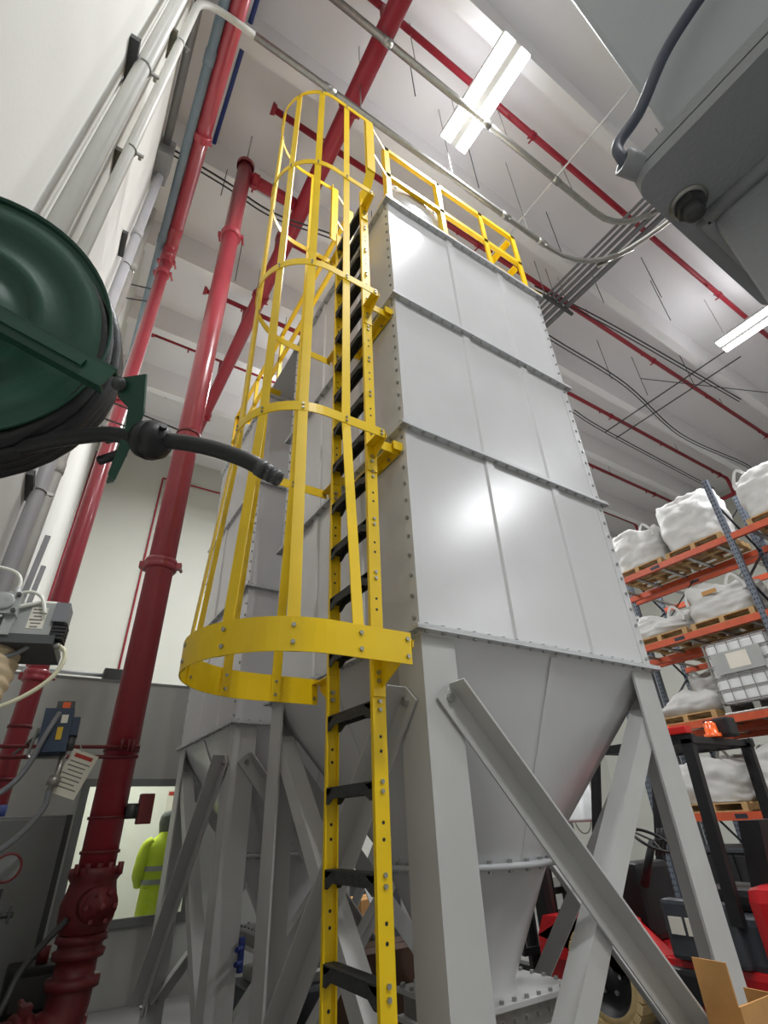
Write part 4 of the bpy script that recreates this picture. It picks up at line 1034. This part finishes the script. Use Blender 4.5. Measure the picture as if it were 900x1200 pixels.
for i, (lv, y, w_, d_, h_, lb, sl, lp, bu) in enumerate(bays):
    pallet(y, lv, 'pallet under the '+lb.replace(',', ''))
    bag(PC, y, LV[lv]+.125, w_*.98, d_, h_, i+3, lb, sl, lp, bu, mark=(i == 3))
# wire caged liquid tote
y, lv = 3.8, 1
t = thing('liquid_tote', 'white plastic liquid tote in a wire cage on the rack', 'tote', (PC, y, LV[lv]), None)
tw, td, z0 = 1.0, 1.02, LV[lv]+.13
MB().bev(PC-tw/2+.03, PC+tw/2-.03, y-td/2+.03, y+td/2-.03, z0+.02, z0+.98, .06).build('bottle', PLW, t)
for k in range(6):
    z = z0+.05+k*.185
    MB().tube(rounded([(PC-tw/2, y-td/2, z), (PC+tw/2, y-td/2, z), (PC+tw/2, y+td/2, z), (PC-tw/2, y+td/2, z), (PC-tw/2, y-td/2+.001, z)], .03, 3), .011, 6).build('cage_ring', GALV, t)
for k in range(6):
    u = -td/2+.04+k*(td-.08)/5
    for x in (PC-tw/2, PC+tw/2): MB().cyl((x, y+u, z0), (x, y+u, z0+.98), .009, .009, 6).build('cage_bar', GALV, t)
    for yy in (y-td/2, y+td/2): MB().cyl((PC+u*.96, yy, z0), (PC+u*.96, yy, z0+.98), .009, .009, 6).build('cage_bar', GALV, t)
pl_ = MB().box(PC-tw/2-.025, PC-tw/2-.018, y-.36, y+.4, z0+.46, z0+.8).build('name_plate', ALU, t)
pp = MB().box(PC-tw/2-.03, PC-tw/2-.026, y-.16, y+.16, z0+.52, z0+.76).build('paper_label', PAPER, pl_)
MB().bev(PC-tw/2, PC+tw/2, y-td/2, y+td/2, LV[lv]-.004, LV[lv]+.03, .008).build('skid', GALV, t)
for a in (-1, 0, 1): MB().box(PC-tw/2, PC+tw/2, y+a*.44-.05, y+a*.44+.05, LV[lv]+.03, z0).build('skid_foot', GALV, t)

# second rack row back to back, with more bags, filling the view between the beams
rear_rack = copy_tree(rack, shift=(1.35, 0, 0), label='second pallet rack standing behind the first, mostly hidden')
rb = [(0, 4.95, .7), (0, 3.8, .75), (1, 4.95, .8), (1, 3.8, .6), (2, 4.95, .7), (2, 3.75, .65), (2, 2.3, .7), (3, 2.3, .8), (1, 2.3, .8)]
for i, (lv, y, h_) in enumerate(rb):
    lb = 'bag in the rear rack row, '+['lowest', 'second', 'third', 'top'][lv]+' level, '+('nearest the silo' if y > 4.5 else 'middle' if y > 3 else 'right of the upright')
    copy_tree(proto[0], shift=(1.35, y-proto[1], LV[lv]-LV[proto[2]]), label='pallet under the '+lb.replace(',', ''))
    bag(PC+1.35, y, LV[lv]+.125, .96, 1.02, h_, 40+i, lb, .15, i % 2 == 0, .06)
# floor level of the rack: dark stacking bins and drums
def bin_(x, y, label):
    t = thing('stacking_bin', label, 'bin', (x, y, FZ), 'dark bins on the floor under the rack')
    MB().bev(x-.5, x+.5, y-.55, y+.55, FZ+.1, FZ+.95, .04).build('tub', FLBLK, t)
    for a in (-1, 0, 1): MB().box(x-.5, x+.5, y+a*.45-.07, y+a*.45+.07, FZ, FZ+.1).build('runner', FLBLK, t)
    MB().bev(x-.53, x+.53, y-.58, y+.58, FZ+.95, FZ+1.02, .02).build('lid', FLGRY, t)
    for k in range(4): MB().box(x-.53, x-.5, y-.45+k*.28, y-.4+k*.28, FZ+.15, FZ+.93).build('rib', FLBLK, t)
for y, wd in ((1.1, 'at the picture edge'), (2.4, 'right of the front upright'), (3.9, 'behind the forklift seat'), (5.1, 'behind the forklift mast')):
    bin_(RKX+.55, y, 'dark stacking bin under the rack '+wd)

# ------------------------------------------------------------------ forklift
def forklift():
    X = 4.62; t = thing('forklift', 'red forklift with black cab parked behind the silo legs', 'forklift', (X+.55, 2.9, FZ))
    w = 1.1
    # chassis and counterweight
    MB().bev(X+.05, X+w-.05, 1.6, 2.52, FZ+.22, -.5, .1).build('counterweight', FLRED, t)
    MB().bev(X+.08, X+w-.08, 2.5, 4.6, FZ+.2, -1.0, .05).build('chassis', FLRED, t)
    MB().bev(X+.1, X+w-.1, 2.4, 3.05, -1.02, -.7, .05).build('hood', FLGRY, t)
    MB().prism([(X+.02, 3.25, FZ+.3), (X+.02, 3.3, -1.0), (X+.02, 3.55, -.82), (X+.02, 4.5, -.84), (X+.02, 4.6, -1.0), (X+.02, 4.6, FZ+.4), (X+.02, 4.27, FZ+.4), (X+.02, 4.16, FZ+.75), (X+.02, 3.87, FZ+.86), (X+.02, 3.55, FZ+.75), (X+.02, 3.42, FZ+.3)], (.2, 0, 0)).build('fender', FLRED, t)
    MB().prism([(X+w-.22, 3.25, FZ+.3), (X+w-.22, 3.3, -1.0), (X+w-.22, 3.55, -.82), (X+w-.22, 4.5, -.84), (X+w-.22, 4.6, -1.0), (X+w-.22, 4.6, FZ+.4), (X+w-.22, 4.27, FZ+.4), (X+w-.22, 3.87, FZ+.86), (X+w-.22, 3.55, FZ+.75), (X+w-.22, 3.42, FZ+.3)], (.2, 0, 0)).build('fender', FLRED, t)
    MB().bev(X+.42, X+w-.15, 3.62, 3.85, -1.0, -.42, .05).build('dashboard', FLBLK, t)
    MB().bev(X+.0, X+.3, 2.75, 3.3, -1.25, -1.05, .03).build('step', FLBLK, t)
    MB().bev(X+.03, X+.16, 2.62, 3.2, -1.0, -.62, .03).build('side_cover', FLGRY, t)
    for k in range(2): MB().box(X+.02, X+.03, 2.9+k*.14, 3.01+k*.14, -.84, -.73).build('sticker', PAPER, t)
    # seat
    MB().bev(X+.3, X+.8, 2.45, 3.0, -.7, -.55, .05).build('seat_cushion', FLBLK, t)
    MB().prism([(X+.3, 2.42, -.6), (X+.3, 2.58, -.6), (X+.3, 2.5, -.1), (X+.3, 2.34, -.1)], (.5, 0, 0)).build('seat_back', FLBLK, t)
    # steering
    sc = Vector((X+.4, 3.36, -.24)); sa = Vector((0, -.5, .85)).normalized()
    u = Vector((1,0,0)); v = sa.cross(u)
    sw = MB().tube([sc+(u*math.cos(2*PI*i/28)+v*math.sin(2*PI*i/28))*.17 for i in range(28)], .014, 8, closed=True).build('steering_wheel', FLBLK, t)
    for k in range(3): MB().tube([sc, sc+(u*math.cos(k*2.09)+v*math.sin(k*2.09))*.17], .01, 6).build('spoke', FLBLK, sw)
    MB().cyl(sc, sc-sa*.4, .03, .04, 10).build('steering_column', FLBLK, t)
    for k in range(3): MB().cyl((X+.75+.07*k, 3.6, -.38), (X+.75+.07*k, 3.5, -.16), .008, .016, 8).build('lever', FLBLK, t)
    # overhead guard
    zt = .5
    for x in (X+.06, X+w-.06):
        MB().bar((x, 3.85, -.8), (x, 3.5, zt), .07, .06, (1,0,0)).build('front_pillar', FLBLK, t)
        MB().bar((x, 2.62, -.75), (x, 2.56, zt), .09, .06, (1,0,0)).build('rear_pillar', FLBLK, t)
        MB().bar((x, 3.53, zt), (x, 2.5, zt), .06, .07, (0,0,1)).build('guard_rail', FLBLK, t)
    for k in range(8): MB().bar((X+.06, 2.56+k*.13, zt), (X+w-.06, 2.56+k*.13, zt), .035, .05, (0,0,1)).build('guard_bar', FLBLK, t)
    b_ = MB().bev(X+.0, X+.1, 2.52, 2.85, zt+.04, zt+.1, .01).build('light_bar', REDL, t)
    MB().bev(X+.0, X+.1, 2.7, 2.85, zt+.1, zt+.125, .01).build('amber_lens', ORL, b_)
    bc = MB().lathe((X+.5, 2.56, zt+.03), (0,0,1), [(0, .07), (.03, .07), (.03, .055), (.11, .05), (.13, .03), (.135, 0)], 20).build('beacon', ORL, t)
    MB().bev(X+.55, X+.7, 2.42, 2.56, zt+.03, zt+.19, .02).build('work_light', FLBLK, t)
    # mast
    for x in (X+.25, X+w-.33):
        MB().box(x, x+.08, 4.65, 4.8, FZ+.05, .78).build('mast_rail', FLBLK, t)
        MB().cyl((x+.12, 4.68, FZ+.3), (x+.12, 4.68, .5), .03, .03, 10).build('lift_cylinder', DSTR, t)
    for z in (-1.2, -.4, .7): MB().box(X+.25, X+w-.25, 4.67, 4.77, z, z+.1).build('mast_crossbar', FLBLK, t)
    for k in range(6): MB().box(X+.08+k*.18, X+.11+k*.18, 4.87, 4.91, -1.2, -.1).build('backrest_bar', FLBLK, t)
    for z in (-1.2, -.75, -.12): MB().box(X+.05, X+1.03, 4.85, 4.89, z, z+.06).build('carriage_bar', FLBLK, t)
    for x in (X+.2, X+.75):
        MB().box(x, x+.13, 4.91, 4.96, FZ+.08, -.9).build('fork', FLBLK, t); MB().box(x, x+.13, 4.96, 6.0, FZ+.05, FZ+.1).build('fork', FLBLK, t)
    MB().tube(spline([(X+.45, 4.65, .6), (X+.4, 4.6, .2), (X+.42, 4.55, -.4), (X+.45, 4.5, -.8)]), .02, 8).build('hydraulic_hose', RUBB, t)
    # wheels: tan solid tyres with tread blocks
    def wheel(x, y, r, wd):
        z = FZ+r
        tw = MB().lathe((x, y, z), (1,0,0), [(0, r*.72), (0, r*.88), (.03, r*.96), (wd-.03, r*.96), (wd, r*.88), (wd, r*.72)], 40).build('tyre', TYRE, t)
        n = 26
        for i in range(n):
            a = 2*PI*i/n; ra = Vector((0, math.cos(a), math.sin(a))); ta = Vector((0, -math.sin(a), math.cos(a)))
            MB().xbox(Vector((x+wd*.5, y, z))+ra*r*.93, (1,0,0), ta, ra, wd+.012, 2*PI*r/n*.78, r*.14).build('tread_block', TYRE, tw)
        hb = MB().lathe((x, y, z), (1,0,0), [(.0, r*.73), (.03, r*.66), (.07, r*.6), (.08, r*.45), (.05, r*.25), (.02, r*.22), (.01, 0)], 28).build('wheel_hub', FLBLK, t)
        for i in range(6): MB().bolt((x+.065, y+r*.34*math.cos(i*PI/3), z+r*.34*math.sin(i*PI/3)), (-1,0,0), .018, .02).build('wheel_nut', BOLT, hb)
    wheel(X-.02, 3.87, .36, .24); wheel(X+w-.2, 3.87, .36, .24); wheel(X+.02, 2.15, .27, .2); wheel(X+w-.2, 2.15, .27, .2)
forklift()
t = thing('white_pail', 'upside down white plastic pail hung on the forklift mast side', 'pail', (4.95, 4.02, -.03))
MB().lathe((4.93, 4.02, -.08), (0,0,1), [(0, .12), (.006, .155), (.02, .165), (.03, .16), (.4, .13), (.41, .0)], 28).build('shell', PLW, t)
MB().tube(arc((4.93, 4.02, -.06), (1,0,0), (0,0,-1), .12, 0, PI, 10), .005, 6).build('handle', GALV, t)

# ------------------------------------------------------------------ cartons and odds and ends round the legs
t = thing('open_carton', 'open brown carton with raised flap before the right front leg', 'carton', (2.85, 1.65, FZ))
x0, y1_ = 2.665, 1.6
MB().box(x0, x0+.008, 1.6, 1.745, FZ, -.555).build('flap_panel', CARD, t)
MB().box(x0, 3.0, 1.592, 1.6, FZ, -.69).build('front_panel', CARD, t)
MB().box(2.992, 3.0, 1.6, 1.745, FZ, -.7).build('side_panel', CARD, t)
MB().box(x0+.008, 2.992, 1.737, 1.745, FZ, -.75).build('rear_panel', CARD, t)
MB().box(2.5, x0-.002, 1.6, 1.606, -.79, -.78).bar((2.5, 1.6, -.77), (2.66, 1.66, -.80), .1, .006, (0,.3,1)).build('lower_flap', CARD, t)
def carton(x, y, z, sx, sy, sz, label, m=CARD, rz=0.):
    t = thing('carton', label, 'carton', (x, y, z)); ax = Vector((math.cos(rz), math.sin(rz), 0)); ay = Vector((-ax.y, ax.x, 0))
    MB().xbox((x, y, z+sz/2), ax, ay, (0,0,1), sx, sy, sz).build('body', m, t)
    MB().xbox((x, y, z+sz+.001), ax, ay, (0,0,1), sx*1.002, .05, .002).build('tape', PAPER, t)
    for s in (-1, 1): MB().xbox(Vector((x, y, z+sz+.004))+ay*s*sy*.26, ax, ay, (0,0,1), sx, sy*.47, .006).build('lid_flap', m, t)
carton(2.62, 4.2, FZ, .7, .4, .75, 'dark brown board crate behind the ladder foot', BROWN, .0)
carton(3.95, 6.8, FZ, .5, .4, .75, 'tan carton on end between the silo legs', CARD, .3)
t = thing('wire_basket', 'grey steel bin with yellow lip behind the ladder rungs', 'bin', (4.65, 7.6, FZ))
MB().bev(4.35, 4.95, 7.3, 7.9, FZ, -.7, .02).build('bin_body', FLGRY, t)
MB().bev(4.33, 4.97, 7.28, 7.33, -.7, -.62, .008).build('yellow_lip', ORL, t)
t = thing('clamp_handle', 'small blue toggle clamp on the farther silo leg', 'clamp', (1.6, 4.59, -.7))
MB().bev(1.627, 1.667, 4.575, 4.62, -.88, -.68, .01).build('bar', BLUE, t)
for z in (-.82, -.74): MB().cyl((1.647, 4.58, z), (1.59, 4.53, z), .016, .016, 10).build('prong', BLUE, t)
t = thing('roll_container', 'black wheeled machine base under the farther silo hopper', 'machine', (2.4, 5.4, FZ))
MB().bev(2.0, 2.8, 5.1, 5.9, FZ+.12, -1.15, .03).build('body', FLGRY, t)
MB().bev(2.1, 2.7, 5.2, 5.8, -1.15, -1.05, .03).build('top_collar', GALV, t)
for sx in (2.08, 2.72):
    for sy in (5.18, 5.82): MB().cyl((sx-.03, sy, FZ+.06), (sx+.03, sy, FZ+.06), .06, .06, 14).build('caster', RUBB, t)
